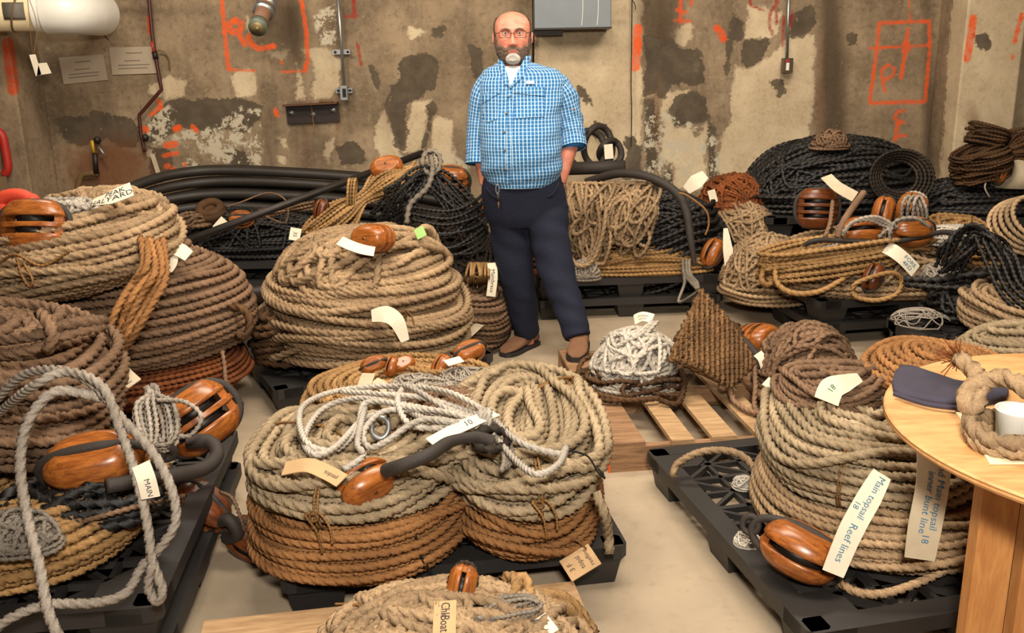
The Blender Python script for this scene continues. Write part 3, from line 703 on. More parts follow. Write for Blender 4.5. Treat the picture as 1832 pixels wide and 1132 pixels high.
# ------------------------------------------------------------------ pallets
def lattice(A, w, d, z, t, cells=(4, 5), rim=.055, bar=.014, hh=.02):
    xs = np.linspace(-w / 2 + rim, w / 2 - rim, cells[0] + 1); ys = np.linspace(-d / 2 + rim, d / 2 - rim, cells[1] + 1)
    def bar_(x0, y0, x1, y1, b=bar):
        L = math.hypot(x1 - x0, y1 - y0); A.box(((x0 + x1) / 2, (y0 + y1) / 2, z), (L, b, hh), math.atan2(y1 - y0, x1 - x0))
    for x in xs[1:-1]: bar_(x, ys[0], x, ys[-1], bar * 1.5)
    for y in ys[1:-1]: bar_(xs[0], y, xs[-1], y, bar * 1.5)
    for i in range(cells[0]):
        for j in range(cells[1]):
            bar_(xs[i], ys[j], xs[i + 1], ys[j + 1]); bar_(xs[i + 1], ys[j], xs[i], ys[j + 1])
            mx, my = (xs[i] + xs[i + 1]) / 2, (ys[j] + ys[j + 1]) / 2
            bar_(mx, ys[j], mx, ys[j + 1]); bar_(xs[i], my, xs[i + 1], my)
def plastic_pallet(loc, rz, w, d, label, h=.14, group='black plastic pallets'):
    root = empty('plastic_pallet', loc, (0, 0, rz), label, 'pallet', group)
    A = Acc(); t = .045; rim = .07
    A.box((0, -d / 2 + rim / 2, h - t / 2), (w - .02, rim, t), ch=.01); A.box((0, d / 2 - rim / 2, h - t / 2), (w - .02, rim, t), ch=.01)
    A.box((-w / 2 + rim / 2, 0, h - t / 2), (rim, d - .02, t), ch=.01); A.box((w / 2 - rim / 2, 0, h - t / 2), (rim, d - .02, t), ch=.01)
    for sx in (-1, 1):
        for sy in (-1, 1): A.box((sx * (w / 2 - .09), sy * (d / 2 - .09), h - t / 2 - .001), (.18, .18, t), ch=.045)
    A.build('deck_rim', M_BLACKP, root, local=True, smooth=False)
    A = Acc(); lattice(A, w, d, h - .018, t); A.build('deck_lattice', M_BLACKP, root, local=True, smooth=False)
    for i, x in enumerate((-w / 2 + .1, 0, w / 2 - .1)):
        for j, y in enumerate((-d / 2 + .1, 0, d / 2 - .1)):
            A = Acc(); k = 4
            sx, sy = .085, .085
            rings = [[(x + a * sx * f, y + b * sy * f, z) for a, b in ((-1, -1), (1, -1), (1, 1), (-1, 1))] for z, f in ((h - t, 1.0), (0.0, .8))]
            A.loft(np.array(rings), True, False, flip=True); A.build('foot', M_BLACKP, root, local=True, smooth=False)
    return root
def corner_pallet(c0, c1, w, d, label, z=0.0, **kw):
    """front-left corner c0, a point c1 along the front edge"""
    a = math.atan2(c1[1] - c0[1], c1[0] - c0[0]); u = np.array([math.cos(a), math.sin(a)]); v = np.array([-u[1], u[0]])
    c = np.array(c0[:2]) + u * w / 2 + v * d / 2
    return plastic_pallet((c[0], c[1], z), a, w, d, label, **kw)
ang = lambda a, b: math.atan2(b[1] - a[1], b[0] - a[0])
# under the pair of coils in front
corner_pallet(G(500, 1040, .14), G(1125, 975, .14), 1.03, 1.18, 'black plastic pallet under the two made-up coils draped with white line')
# under the big tan coil
corner_pallet(G(490, 700, .14), G(885, 632, .14), 1.11, 1.06, 'black plastic pallet under the big loose tan coil')
# under the reef-line coil
a, b = G(1445, 1115, .14), G(1175, 815, .14)
v = (b - a)[:2] / np.linalg.norm((b - a)[:2]); u = np.array([v[1], -v[0]])
c = a[:2] + v * .55 + u * .55
plastic_pallet((c[0] - .02, c[1], 0), math.atan2(u[1], u[0]), 1.1, 1.2, 'black lattice plastic pallet under the coil beside the round table')
# double pallets
def double(c0, c1, w, d, label, h=.13, n=2):
    for i in range(n): corner_pallet(c0, c1, w, d, label + ', ' + (('bottom', 'top') if n == 2 else ('bottom', 'second up', 'third up', 'top'))[i] + ' of its stack', z=i * h, h=h)
q = G(285, 1085, .26); e = G(425, 770, .26); v = (e - q)[:2] / np.linalg.norm((e - q)[:2]); u = np.array([v[1], -v[0]])
double(q[:2] - u * 1.02, q[:2], 1.02, 1.17, 'black plastic pallet under the near coils with the white loop')
double(G(962, 575, 0), G(1293, 562, 0), 1.17, .95, 'black pallet behind the man under the tarred bundle')
q = G(1465, 540, .26); e = G(1337, 475, .26); v = (e - q)[:2] / np.linalg.norm((e - q)[:2]); u = np.array([v[1], -v[0]])
double(q[:2], q[:2] + u, 1.15, 1.05, 'black plastic pallet under the ropes with five wooden blocks')
q = G(1538, 565, .26)
double(q[:2] - np.array([-.12, 1.03]), q[:2] - np.array([-1.12, 1.03]), 1.1, 1.0, 'black plastic pallet under the tarred rope behind the table')
q = np.array([-2.75, 6.2]); double(q, q + np.array([1, .0]), 1.5, .9, 'black plastic pallet under the black hoses by the wall')
q = np.array([-2.55, 3.45]); corner_pallet(q, q + np.array([1, .1]), 1.05, 1.1, 'black plastic pallet under the tall stack of brown and tan coils')
# pallets that carry the black rope heap along the wall
q = W(1365, 360, 6.2); q = np.array([q[0], 6.08]); double(q, q + np.array([1, 0]), 1.0, .9, 'black pallet under the wall heap of black rope', n=4)
q = np.array([2.95, 5.85]); double(q, q + np.array([1, 0]), 1.0, .9, 'black plastic pallet under the brown hank at the pilaster', n=4)

def plank(A, c, d, R, var=.5, ch=0): A.box(c, d, 0, var, 0, R)
def wooden_pallet(loc, rz, w, d, label, deck, h=.12, flipx=False):
    """deck boards run along local y, stringers along local x (front, middle, back)"""
    root = empty('wooden_pallet', loc, (0, 0, rz), label, 'pallet')
    R = rng(5)
    for y in (-d / 2 + .02, 0, d / 2 - .02):
        A = Acc(); hh = h - .018
        prof = [(-w / 2, 0), (-w * .26, 0), (-w * .24, .035), (-w * .06, .035), (-w * .04, 0), (w * .04, 0), (w * .06, .035), (w * .24, .035), (w * .26, 0), (w / 2, 0), (w / 2, hh), (-w / 2, hh)]
        A.loft(np.array([[(x, y - .019, z) for x, z in prof], [(x, y + .019, z) for x, z in prof]]), True, False)
        A.build('stringer', M_PALW2, root, local=True, smooth=False)
    A = Acc(); A.box((-w / 2 - .003, -d / 2 + .019, (h - .018) / 2), (.006, .04, h - .018)); A.build('orange_paint', M_ORANGEP, root, local=True, smooth=False)
    for x, bw in deck:
        A = Acc(); A.box((x, R.randn() * .004, h - .009), (bw, d, .018)); A.build('deck_board', M_PALW if R.rand() > .4 else M_PALW2, root, local=True, smooth=False)
    return root
q0, q1 = G(1092, 795, .12), G(997, 622, .12); v = (q1 - q0)[:2] / np.linalg.norm((q1 - q0)[:2]); u = np.array([v[1], -v[0]])
WP = dict(w=1.02, d=1.24); c = q0[:2] + u * .51 + v * .62
wooden_pallet((c[0], c[1], 0), math.atan2(u[1], u[0]), 1.02, 1.24, 'wooden slatted pallet with orange painted edge under the woven rope mat', [(-.44, .14), (-.22, .09), (-.05, .1), (.13, .1), (.3, .1), (.45, .12)])
def wp(x, y, z=.12): return np.array([c_wp[0] + u_wp[0] * x + v_wp[0] * y, c_wp[1] + u_wp[1] * x + v_wp[1] * y, z])
c_wp, u_wp, v_wp = c, u, v
# front wooden pallet
q0, q1 = G(365, 1112, .12), G(1035, 1040, .12); u = (q1 - q0)[:2] / np.linalg.norm((q1 - q0)[:2]); v = np.array([-u[1], u[0]])
c = q0[:2] + u * .51 - v * .5
root = empty('wooden_pallet', (c[0], c[1], 0), (0, 0, math.atan2(u[1], u[0])), 'wooden pallet with pale boards under the front heap of tan rope', 'pallet')
for y in (.44, .29, .1, -.1, -.3, -.45):
    A = Acc(); A.box((0, y, .111), (1.02, .13, .018)); A.build('deck_board', M_PALW, root, local=True, smooth=False)
for x in (-.47, 0, .47):
    A = Acc(); A.box((x, 0, .051), (.04, 1.02, .102)); A.build('stringer', M_PALW2, root, local=True, smooth=False)
# ------------------------------------------------------------------ wooden tackle blocks
def nrm(v): v = np.asarray(v, float); return v / np.linalg.norm(v)
def oval(a, b, n=28, e=2.3):
    t = np.linspace(0, 2 * math.pi, n, endpoint=False)
    return np.stack([a * np.sign(np.cos(t)) * np.abs(np.cos(t)) ** (2 / e), b * np.sign(np.sin(t)) * np.abs(np.sin(t)) ** (2 / e)], -1)
def block(pos, xdir, zdir, label, L=.2, n=1, B=None, H=None, strop='leather', eye=0, wood=None, group='wooden tackle blocks', tail=None):
    """wooden pulley block: long axis xdir, sheave axis zdir"""
    wood = wood or M_WOODB
    x = nrm(xdir); z = np.asarray(zdir, float); z = nrm(z - x * (z @ x)); y = np.cross(z, x)
    root = empty('tackle_block', pos, Matrix((x, y, z)).transposed().to_euler(), label, 'pulley block', group)
    a = L / 2; b = B or a * .68; slot = a * .2; c = H or (a * .34 + n * (slot + a * .16) / 2 + a * .08)
    mid = a * .15; edges = []
    tot = n * slot + (n - 1) * mid; z0 = -tot / 2
    spans = [(-c, z0)]
    for i in range(n):
        s1 = z0 + slot
        spans.append((s1, s1 + mid) if i < n - 1 else (s1, c)); z0 = s1 + mid
    f = lambda zz: (1 - min(1, abs(zz) / c) ** 2.6 * .62) ** .5
    def slab(A, za, zb, cut=None):
        zs = np.linspace(za, zb, 6); rings = []
        for q in zs:
            O = oval(a * f(q), b * f(q)); 
            if cut: O = O[np.sign(O[:, 0]) == cut]
            rings.append(np.concatenate([O, np.full((len(O), 1), q)], 1))
        r0, r1 = rings[0].copy(), rings[-1].copy()
        r0[:, :2] *= .96; r1[:, :2] *= .96
        A.loft(np.array([r0] + rings + [r1]), True, False, flip=False)
    for za, zb in spans:
        A = Acc(); slab(A, za, zb); A.build('cheek', wood, root, local=True)
    z0 = -tot / 2
    for i in range(n):
        zc = z0 + slot / 2
        A = Acc(); A.tube(np.array([(0, 0, zc - slot * .4), (0, 0, zc), (0, 0, zc + slot * .4)]), np.array([b * .97, b * .86, b * .97]), 24); A.build('sheave', M_SHEAVE, root, local=True)
        for s in (-1, 1):
            A = Acc(); O = np.array([(a * .93 * s, -b * .32), (a * .93 * s, b * .32), (a * .72 * s, b * .56), (a * .72 * s, -b * .56)])
            A.loft(np.array([np.concatenate([O, np.full((4, 1), q)], 1) for q in (zc - slot * .52, zc + slot * .52)]), True); A.build('chock', wood, root, local=True, smooth=False)
        z0 += slot + mid
    A = Acc(); A.tube(np.array([(0, 0, -c * 1.0), (0, 0, c * 1.0)]), a * .09, 12); A.build('pin', M_PIN, root, local=True)
    if strop:
        t = np.linspace(0, 2 * math.pi, 60, endpoint=False); O = 2.4
        sx = a * 1.06 * np.sign(np.cos(t)) * np.abs(np.cos(t)) ** (2 / O); sz = (c * .98) * np.sign(np.sin(t)) * np.abs(np.sin(t)) ** (2 / O)
        if eye: sx = sx + eye * a * .22 * np.clip((eye * np.cos(t) - .55) / .45, 0, 1)
        A = Acc(); P = np.stack([sx, np.zeros_like(sx), sz], -1)
        if strop == 'rope': A.rope(P, a * .1, True, 6); A.build('strop', ROPE['dark'], root, local=True)
        elif strop == 'white': A.rope(P, a * .1, True, 6); A.build('strop', ROPE['dirtywhite'], root, local=True)
        else: A.tube(P, a * .105, 10, True); A.build('strop', M_LEATHER, root, local=True)
        if eye:
            e = np.array([(a * eye * (1.34 + .2 * math.cos(q)), 0, a * .22 * math.sin(q)) for q in np.linspace(0, 6.283, 24, endpoint=False)])
            A = Acc(); A.tube(e, a * .085, 8, True); A.build('eye', M_LEATHER, root, local=True)
    return root
def rootrope(acc, name, mat, label, group=None, cat='rope coil', loc=None):
    o = acc.build(name, ROPE[mat], None, loc); return setp(o, label, cat, group)
def tie(parent, pos, s_range, th, r=.004, mat='twine', lift=1.6, rr=.018, tails=True, seed=3):
    """twine lashed round the section of a coil made by coil()"""
    s = np.radians(np.linspace(*s_range, 30)); P = np.array([pos(np.array([a]), np.array([th]), rr * .9)[0] for a in s])
    A = Acc()
    A.rope(P, r, False, 6, 6); A.rope(P + np.array([r * 2.2, 0, 0]), r, False, 6, 6)
    if tails:
        m = P[len(P) // 3]; A.rope(spline([m, m + [.02, -.02, .015], m + [.045, -.03, -.02], m + [.05, -.035, -.07]]), r, False, 6, 6)
        A.rope(spline([m, m + [-.02, -.02, .012], m + [.01, -.035, -.03], m + [.02, -.03, -.1]]), r, False, 6, 6)
        A.rope(np.array([m + np.array([.012 * math.cos(q), -.012, .012 * math.sin(q)]) for q in np.linspace(0, 6.283, 14, endpoint=False)]), r * 1.3, True, 6, 6)
    return A.build('tie', ROPE[mat], parent)
FR = np.array([0, -.85, .5])            # towards the viewer and up: outward direction of most sloping faces
bo = lambda n: None

# ================================================================== front pair of coils (pallet in the middle)
A = Acc(); cl = (-.49, 2.66); pz = coil(A, cl, .14, .325, .345, .385, .0145, w=.15, seed=11, jit=.6, start=-80, end=120)
o = rootrope(A, 'rope_coil', 'orange', 'orange-brown manila coil under the grey-tan coil with a black twine tie', 'made-up coils on the front pallet')
A = Acc(); P = np.array([pz(np.array([a]), np.array([-.95]), .006)[0] for a in np.radians(np.linspace(-60, 60, 14))]); A.tube(P, .0035, 6); A.tube(spline([P[3], P[3] + [.03, -.03, 0], P[3] + [.02, -.03, .04], P[3] + [.05, -.02, -.03]]), .003, 6); A.build('tie', ROPE['blacktwine'], o)
A = Acc(); pl = coil(A, (cl[0], cl[1]), .285, .475, .335, .37, .0185, w=.155, seed=12, jit=.75, cross=5)
coil_l = rootrope(A, 'rope_coil', 'greytan', 'thick grey-tan coil with a canvas strip label and a wooden block in its eye', 'made-up coils on the front pallet')
tie(coil_l, pl, (-55, 95), -math.pi / 2 - .15, .0045); tie(coil_l, pl, (20, 200), math.pi * .93, .005, tails=False); tie(coil_l, pl, (40, 200), -.12, .005, tails=False)
tag(coil_l, [G(508, 838, .50), G(550, 832, .52), G(585, 845, .51), G(612, 860, .50)], .045, (0, -.5, .85), [('topsail', .018, .8, 0)], M_KRAFT)
A = Acc(); cr = (.035, 2.78); pq = coil(A, cr, .14, .30, .255, .41, .0145, w=.13, seed=13, jit=.6, start=-80, end=120)
o = rootrope(A, 'rope_coil', 'orange', 'orange-brown manila coil at the bottom of the stack with the hanging kraft card', 'made-up coils on the front pallet')
A = Acc(); e = pq(np.array([-.3]), np.array([-1.1]), .004)[0]; A.rope(spline([e, e + [.02, -.02, .02], e + [.05, -.025, -.01], e + [.06, -.02, -.05]]), .004, False, 6); A.build('tie', ROPE['twine'], o)
A = Acc(); pr = coil(A, cr, .265, .485, .265, .42, .0185, w=.14, seed=14, jit=.8, cross=6, tilty=.08)
coil_r = rootrope(A, 'rope_coil', 'greytan', 'thick grey-tan oval coil lashed with brown twine, right of the dark strop', 'made-up coils on the front pallet')
tie(coil_r, pr, (-50, 100), -math.pi / 2 + .1, .0045); tie(coil_r, pr, (0, 140), .75, .0045)
A = Acc(); A.rope(spline([G(1065, 880, .38), G(1082, 920, .32), G(1088, 960, .22), G(1090, 990, .17)]), .0165); A.build('rope_end', ROPE['greytan'], coil_r)
A = Acc(); A.tube(spline([G(1012, 805, .5), G(1050, 815, .5), G(1070, 845, .46), G(1082, 855, .44), G(1070, 838, .46), G(1080, 850, .42)]), .003, 6); A.build('tie', ROPE['blacktwine'], coil_r)
e0 = G(1056, 985, .2)
tag(coil_r, [G(1012, 1022, .145), G(1064, 990, .185)], .075, (0, -.45, .9), [('3 F', .022, .2, 0), ('topsl', .022, .5, 0), ('reefline', .019, .78, 0)], M_KRAFT, along=False)
# orange coil behind them
A = Acc(); pb_ = coil(A, (-.43, 3.46), .14, .36, .39, .36, .0145, w=.14, seed=15, jit=.7, start=-70)
coil_b = rootrope(A, 'rope_coil', 'gold', 'golden manila coil with small wooden blocks lying on it', 'made-up coils on the front pallet')
A = Acc(); heap(A, (-.50, 3.3), .14, .2, .3, .22, 14, .0145, seed=16, size=(.12, .22), k=6); A.build('inner_turns', ROPE['gold'], coil_b)
# hidden middle of the pair: turns lying between and inside
A = Acc(); heap(A, (-.25, 2.93), .14, .31, .30, .25, 22, .0165, seed=17, size=(.12, .25), k=6)
rootrope(A, 'rope_heap', 'brown', 'grey-brown rope turns lying between the two front coils', None, 'rope')
A = Acc(); heap(A, (-.47, 2.68), .2, .2, .19, .2, 12, .0145, seed=18, size=(.08, .15), k=6); rootrope(A, 'rope_heap', 'orange', 'orange-brown turns inside the left front coil', None, 'rope')
# white line in loose bights on top
r = .0105
A = Acc()
zz = .52
for pts in ([(880, 742), (800, 700), (700, 690), (600, 700), (540, 730), (548, 790), (600, 805), (640, 765), (655, 720), (730, 725), (860, 752)],
            [(870, 760), (790, 735), (700, 735), (650, 750), (600, 800), (560, 812), (545, 780), (580, 730), (650, 712), (760, 735), (870, 752)],
            [(860, 765), (760, 750), (690, 790), (660, 800), (652, 770), (690, 735), (760, 738), (870, 757)],
            [(720, 695), (712, 720), (735, 760), (800, 765), (870, 756)],
            [(880, 745), (930, 790), (1000, 812), (1012, 800), (1000, 830), (960, 848), (920, 820), (880, 770)],
            [(610, 700), (690, 705), (760, 712), (840, 735), (880, 750)], [(870, 750), (800, 755), (740, 740), (715, 705), (722, 690), (750, 700), (800, 730), (880, 755)],
            [(655, 720), (640, 790), (650, 815), (615, 840)]):
    R_ = rng(len(pts)); P = np.array([G(x, y, zz + .02 * math.sin(i * 1.7) + .03 * math.exp(-((x - 790) / 120) ** 2)) for i, (x, y) in enumerate(pts)]); A.rope(spline(P, False, 12), r, False, 9)
wl = rootrope(A, 'line_hank', 'white', 'loose white line in long bights draped across both front coils', None, 'rope')
tag(wl, [G(770, 792, .545), G(810, 770, .555), G(850, 752, .565), G(885, 738, .55)], .04, (0, -.5, .86), [('10', .028, .5, 0)], M_TAG, M_INK)
A = Acc()
for q in (0, .012, -.011): A.rope(np.array([G(868, 752, .545) + np.array([q, .03 * math.cos(t), .03 * math.sin(t)]) for t in np.linspace(0, 6.283, 26, endpoint=False)]), r, True, 9)
A.build('whipping', ROPE['white'], wl)
# dark leather strop and its block
b1 = block(G(652, 862, .45) + [0, .03, -.015], nrm(G(690, 838, .5) - G(610, 880, .47)), (.35, .75, .3), 'varnished wooden block in the eye of the front coil, dark strop', .17, 1, strop=None)
A = Acc(); P = spline([G(690, 842, .5), G(720, 832, .53), G(770, 812, .55), G(805, 790, .55), G(850, 782, .54), G(880, 790, .52)])
A.tube(P, np.interp(np.linspace(0, 1, len(P)), [0, .4, .7, 1], [.02, .019, .016, .02]), 10); o = A.build('leather_strop', M_LEATHER, None); setp(o, 'thick dark leather-covered strop between the two front coils', 'strop')
A = Acc(); A.rope(np.array([G(880, 785, .53) + np.array([.05 * math.cos(t), .028 * math.sin(t), .02 * math.sin(t)]) for t in np.linspace(0, 6.283, 26, endpoint=False)]), .016, True, 6); A.build('eye', ROPE['dark'], o)
A = Acc()
for a_, b_ in (((905, 790), (905, 838)), ((896, 795), (898, 842)), ((912, 792), (910, 835))):
    A.rope(spline([G(*a_, .5), G((a_[0] + b_[0]) / 2 + 6, (a_[1] + b_[1]) / 2, .5), G(*b_, .49)]), .009, False, 6)
setp(A.build('line_ends', ROPE['grey'], None), 'short grey line ends tucked beside the dark strop', 'rope')
A = Acc(); A.tube(np.array([G(680, 765, .5) + np.array([.026 * math.cos(t), .02 * math.sin(t), .026 * math.sin(t)]) for t in np.linspace(0, 6.283, 24, endpoint=False)]), .008, 8, True); setp(A.build('thimble', M_STEEL, None), 'grey iron thimble lying under the white line', 'thimble')
# small blocks on the golden coil
bx = [((668, 653), .37, (.9, .2, .3), (.2, -.8, .5), .11, 'small two-sheave block at the end of the row on the golden coil', 2), ((700, 655), .36, (.3, .5, .8), (.9, -.3, .1), .09, 'small dark single block second in the row on the golden coil', 1),
      ((722, 652), .36, (.9, .3, .2), (-.2, -.7, .6), .10, 'small reddish block with a hole beside its cheek on the golden coil', 1), ((790, 655), .36, (.4, .5, .7), (.8, -.5, .2), .11, 'small block half buried in white hanks', 1),
      ((840, 630), .38, (.9, .4, .25), (-.2, -.6, .7), .14, 'larger varnished block at the far end of the golden coil', 1)]
for (p, z_, xd, zd, L, lab, n) in bx: block(G(*p, z_), xd, zd, lab, L, n, strop='leather' if L > .1 else None)
A = Acc(); heap(A, G(748, 692, .40)[:2], .33, .10, .14, .10, 16, .0062, seed=21, size=(.05, .13), asp=(.5, .9), k=6); o = rootrope(A, 'line_hank', 'dirtywhite', 'small off-white hank lying nearer the row of small blocks', 'small white hanks', 'rope hank')
A = Acc(); heap(A, G(838, 672, .40)[:2], .33, .09, .15, .09, 18, .0052, seed=22, size=(.06, .14), asp=(.4, .9), k=6); o = rootrope(A, 'line_hank', 'dirtywhite', 'small off-white hank tied round its middle beside the largest small block', 'small white hanks', 'rope hank')
tag(o, [G(798, 650, .46), G(826, 642, .46)], .035, (0, -.5, .85), [], M_TAG)
A = Acc(); P = G(655, 700, .40)
o = empty('canvas_label', P, None, 'grey canvas strap with a worn label folded over the golden coil', 'label')
tag(o, [G(660, 668, .40), G(652, 690, .42), G(650, 720, .40), G(655, 745, .42)], .05, (.1, -.7, .7), [], M_TAGDIRTY, name='strap'); tag(o, [G(668, 682, .41), G(690, 695, .40), G(700, 720, .39)], .045, (.1, -.6, .8), [], M_TAGDIRTY, name='strap')

# ================================================================== front heap on the wooden pallet
A = Acc(); heap(A, (-.17, 1.93), .12, .18, .36, .22, 34, .015, seed=31, align=.1, spread=.5, size=(.15, .32), asp=(.3, .6), k=9, per=8)
o = rootrope(A, 'rope_heap', 'tan', 'loose tan rope heap on the pale wooden boards in front of the coil pallet', None, 'rope')
A = Acc(); A.rope(spline([G(955, 1095, .26), G(1000, 1080, .27), G(1040, 1110, .22), G(1060, 1150, .18)]), .016); A.rope(spline([G(935, 1080, .26), G(990, 1062, .26), G(1030, 1085, .22), G(1065, 1135, .16)]), .016); A.rope(spline([G(900, 1035, .3), G(915, 1030, .32), G(925, 1050, .32), G(905, 1085, .3)]), .015)
A.rope(spline([G(925, 1060, .3), G(930, 1030, .33), G(945, 1045, .31), G(950, 1085, .29)]), .015); A.build('stray_turns', ROPE['gold'], o)
A = Acc(); hank(A, G(850, 1110, .31), G(965, 1085, .30), .05, .006, 14, seed=33, pinch=(.12,)); setp(A.build('line_hank', ROPE['grey'], None), 'thin grey line hank fanned out on the front heap', 'rope hank')
block(G(826, 1050, .33), (.25, .35, 1), (1, -.1, -.15), 'small varnished block standing on the front rope heap', .115, 1, strop='rope')
o = empty('canvas_label', G(797, 1100, .34), None, 'kraft card label lettered in brown on the front rope heap', 'label')
tag(o, [G(797, 1075, .345), G(795, 1125, .335), G(796, 1160, .33)], .052, (0, -.75, .65), [('Chk', .03, .2, .0), ('Boat', .03, .5, 0), ('tail', .028, .8, 0)], M_KRAFT, name='card', along=True)
o = empty('canvas_label', G(975, 1115, .3), None, 'blank cream paper label on the front rope heap', 'label'); tag(o, [G(962, 1105, .3), G(985, 1135, .29)], .045, (0, -.6, .8), [], M_TAG, name='card')
o = empty('twine_knot', G(640, 1085, .27), None, 'yellow twine knotted over the front rope heap', 'twine'); A = Acc(); A.tube(spline([G(600, 1080, .28), G(640, 1082, .30), G(668, 1100, .28)]), .003, 6); A.tube(spline([G(615, 1090, .28), G(640, 1080, .30), G(660, 1078, .29)]), .003, 6); A.build('strand', ROPE['twine'], o)

# ================================================================== big loose tan coil
A = Acc(); cb = (-.72, 4.47); pg = coil(A, cb, .14, .63, .50, .5, .0205, w=.38, rot=.35, seed=41, jit=1.2, cross=9, sq=2.7, start=-70, end=130, flare=.02, k=9, per=7)
big = rootrope(A, 'rope_coil', 'tan', 'big loose tan coil with a torn canvas strip on its front')
A = Acc(); heap(A, cb, .50, .24, .44, .40, 20, .0205, rot=.35, seed=42, align=.7, spread=.5, size=(.2, .36), asp=(.3, .55), k=9, per=7); A.build('top_turns', ROPE['tan'], big)
A = Acc()                                # long bight running up to the back corner
for i in range(7):
    q = i * 9
    A.rope(spline([np.array([cb[0] - .12 + .02 * i, cb[1] - .12, .42]), W(560 + q, 590 - q, 4.2), W(610 + q, 548 - q, 4.25), W(680 + q * .7, 490 - q * .8, 4.4), W(735 + q * .5, 420 - q * .25, 4.55), W(775 + q * .2, 425 + q * .4, 4.65), W(790, 470 + q, 4.68), W(798, 540 + q, 4.72)]), .0205, False, 9, 7)
A.rope(spline([np.array([cb[0] - .2, cb[1], .42]), W(497, 590, 4.32), W(484, 622, 4.2), W(490, 640, 4.12), W(525, 626, 4.06), W(600, 605, 4.05), W(700, 590, 4.2), W(760, 560, 4.4)]), .0205, False, 9, 7)
A.build('bight', ROPE['tan'], big)
tie(big, pg, (-20, 80), -1.45, .004, rr=.02)
tag(big, [W(665, 565, 3.93), W(690, 562, 3.91), W(710, 575, 3.89), W(725, 610, 3.88)], .075, (0, -.9, .4), [], M_TAG, taper=(.7, 1, .9, .5))
o = empty('green_card', W(752, 416, 4.4), None, 'small green paper scrap on top of the big tan coil', 'card'); tag(o, [W(744, 420, 4.36), W(760, 412, 4.36)], .055, (0, -.8, .6), [], mat_plain('green_paper', (150, 190, 110), .8), name='paper')
A = Acc(); coil(A, (-1.1, 4.36), .14, .42, .16, .26, .019, w=.12, rot=-.2, seed=43, jit=1.0, k=6); rootrope(A, 'rope_coil', 'dbrown', 'dark brown rope bights sagging beside the big tan coil')
A = Acc(); coil(A, (-.52, 4.3), .14, .27, .26, .2, .013, w=.1, rot=.3, seed=44, k=6); rootrope(A, 'rope_coil', 'rust', 'rusty brown rope coil peeping out under the big tan coil')
block(W(668, 426, 4.16), (.8, -.4, .1), (.3, .6, -.1), 'three-sheave varnished block sitting on top of the big tan coil', .2, 2, strop=None)
o = empty('canvas_label', W(635, 440, 4.25), None, 'curled white canvas label beside the block on the big tan coil', 'label'); tag(o, [W(608, 430, 4.1), W(625, 438, 4.07), W(648, 446, 4.05), W(670, 450, 4.05)], .05, (0, -.7, .7), [], M_TAG)
A = Acc(); A.rope(spline([W(600, 440, 4.3), W(612, 468, 4.2), W(645, 478, 4.2), W(662, 470, 4.25)]), .012, False, 6); setp(A.build('line_end', ROPE['grey'], None), 'grey rope tail beside the block on the big tan coil', 'rope')
# plastic bag and label on the pallet corner
A = Acc(); heap(A, G(768, 600, .14)[:2], .14, .16, .1, .1, 0, .01, seed=4); t = NT('clear_plastic'); t.col(s2l((190, 186, 176))); t.rough(.2); t.b.inputs['Alpha'].default_value = .55; t.bump(t.noise(24, 3, .6, t.obj()), 1.0, .03)
setp(A.build('plastic_bag', t.m, None), 'crumpled clear plastic bag by the big tan coil', 'bag')
o = empty('canvas_label', G(850, 585, .2), None, 'dirty canvas label tied to the pallet of the big tan coil', 'label'); tag(o, [G(815, 612, .16), G(835, 600, .2), G(858, 580, .2)], .05, (0, -.6, .8), [], M_TAGDIRTY)
block(G(790, 615, .2), (.9, .2, .2), (.1, .9, .3), 'dark block lying under the plastic bag', .12, 1, wood=M_WOODD)

# ================================================================== heap behind the big tan coil
A = Acc(); heap(A, (-.5, 5.6), .0, .62, .62, .42, 40, .013, seed=51, size=(.25, .5), k=6, per=6); rootrope(A, 'rope_heap', 'dark', 'dark tarred rope heap with blocks behind the big tan coil', None, 'rope')
A = Acc()
hank(A, W(548, 425, 4.98), W(742, 292, 5.25), .16, .0105, 30, seed=52, pinch=(.52, .95), thick=.5, sag=.03); o = rootrope(A, 'rope_hank', 'gold', 'long golden hank lashed in the middle behind the big tan coil', None, 'rope hank')
A = Acc()
for q in (-.012, .004, .02):
    p = W(628, 345, 5.02); A.rope(np.array([p + np.array([q + .03 * math.sin(t) * .3, .04 * math.cos(t), .075 * math.sin(t)]) for t in np.linspace(0, 6.283, 24, endpoint=False)]), .0095, True, 6)
A.build('lashing', ROPE['gold'], o)
block(W(692, 300, 5.25), (.95, .1, .2), (.1, -.75, .5), 'varnished block with an open slot at the head of the golden hank', .19, 1, strop=None)
block(W(808, 322, 5.3), (.95, -.1, -.1), (.1, -.3, 1), 'two-slot varnished block with dark strop by the man', .2, 2)
block(W(872, 368, 5.25), (.5, .3, .8), (.8, -.5, .1), 'orange block half hidden behind the man', .14, 1)
block(W(575, 375, 5.05), (.3, .2, 1), (.9, -.4, .1), 'small dark block at the foot of the golden hank', .12, 1, wood=M_WOODD)
A = Acc(); R_ = rng(53)
for i in range(16):
    x0 = 640 + R_.rand() * 90; A.rope(spline([W(x0, 380 + R_.rand() * 40, 5.05), W(720 + R_.randn() * 14, 345 + R_.randn() * 14, 5.0), W(768 + R_.randn() * 8, 318 + R_.randn() * 10, 5.1), W(800 + R_.rand() * 60, 345 + R_.rand() * 60, 5.05), W(860 + R_.randn() * 10, 400 + R_.rand() * 30, 5.1)]), .012, False, 6, 6)
for i in range(9):
    y0 = 370 + i * 11; A.rope(spline([W(730 + R_.randn() * 10, y0, 5.0), W(800, y0 + 8 + R_.randn() * 6, 4.95), W(850 + R_.randn() * 6, y0 - 8, 5.0), W(872, y0 - 30, 5.15)]), .012, False, 6, 6)
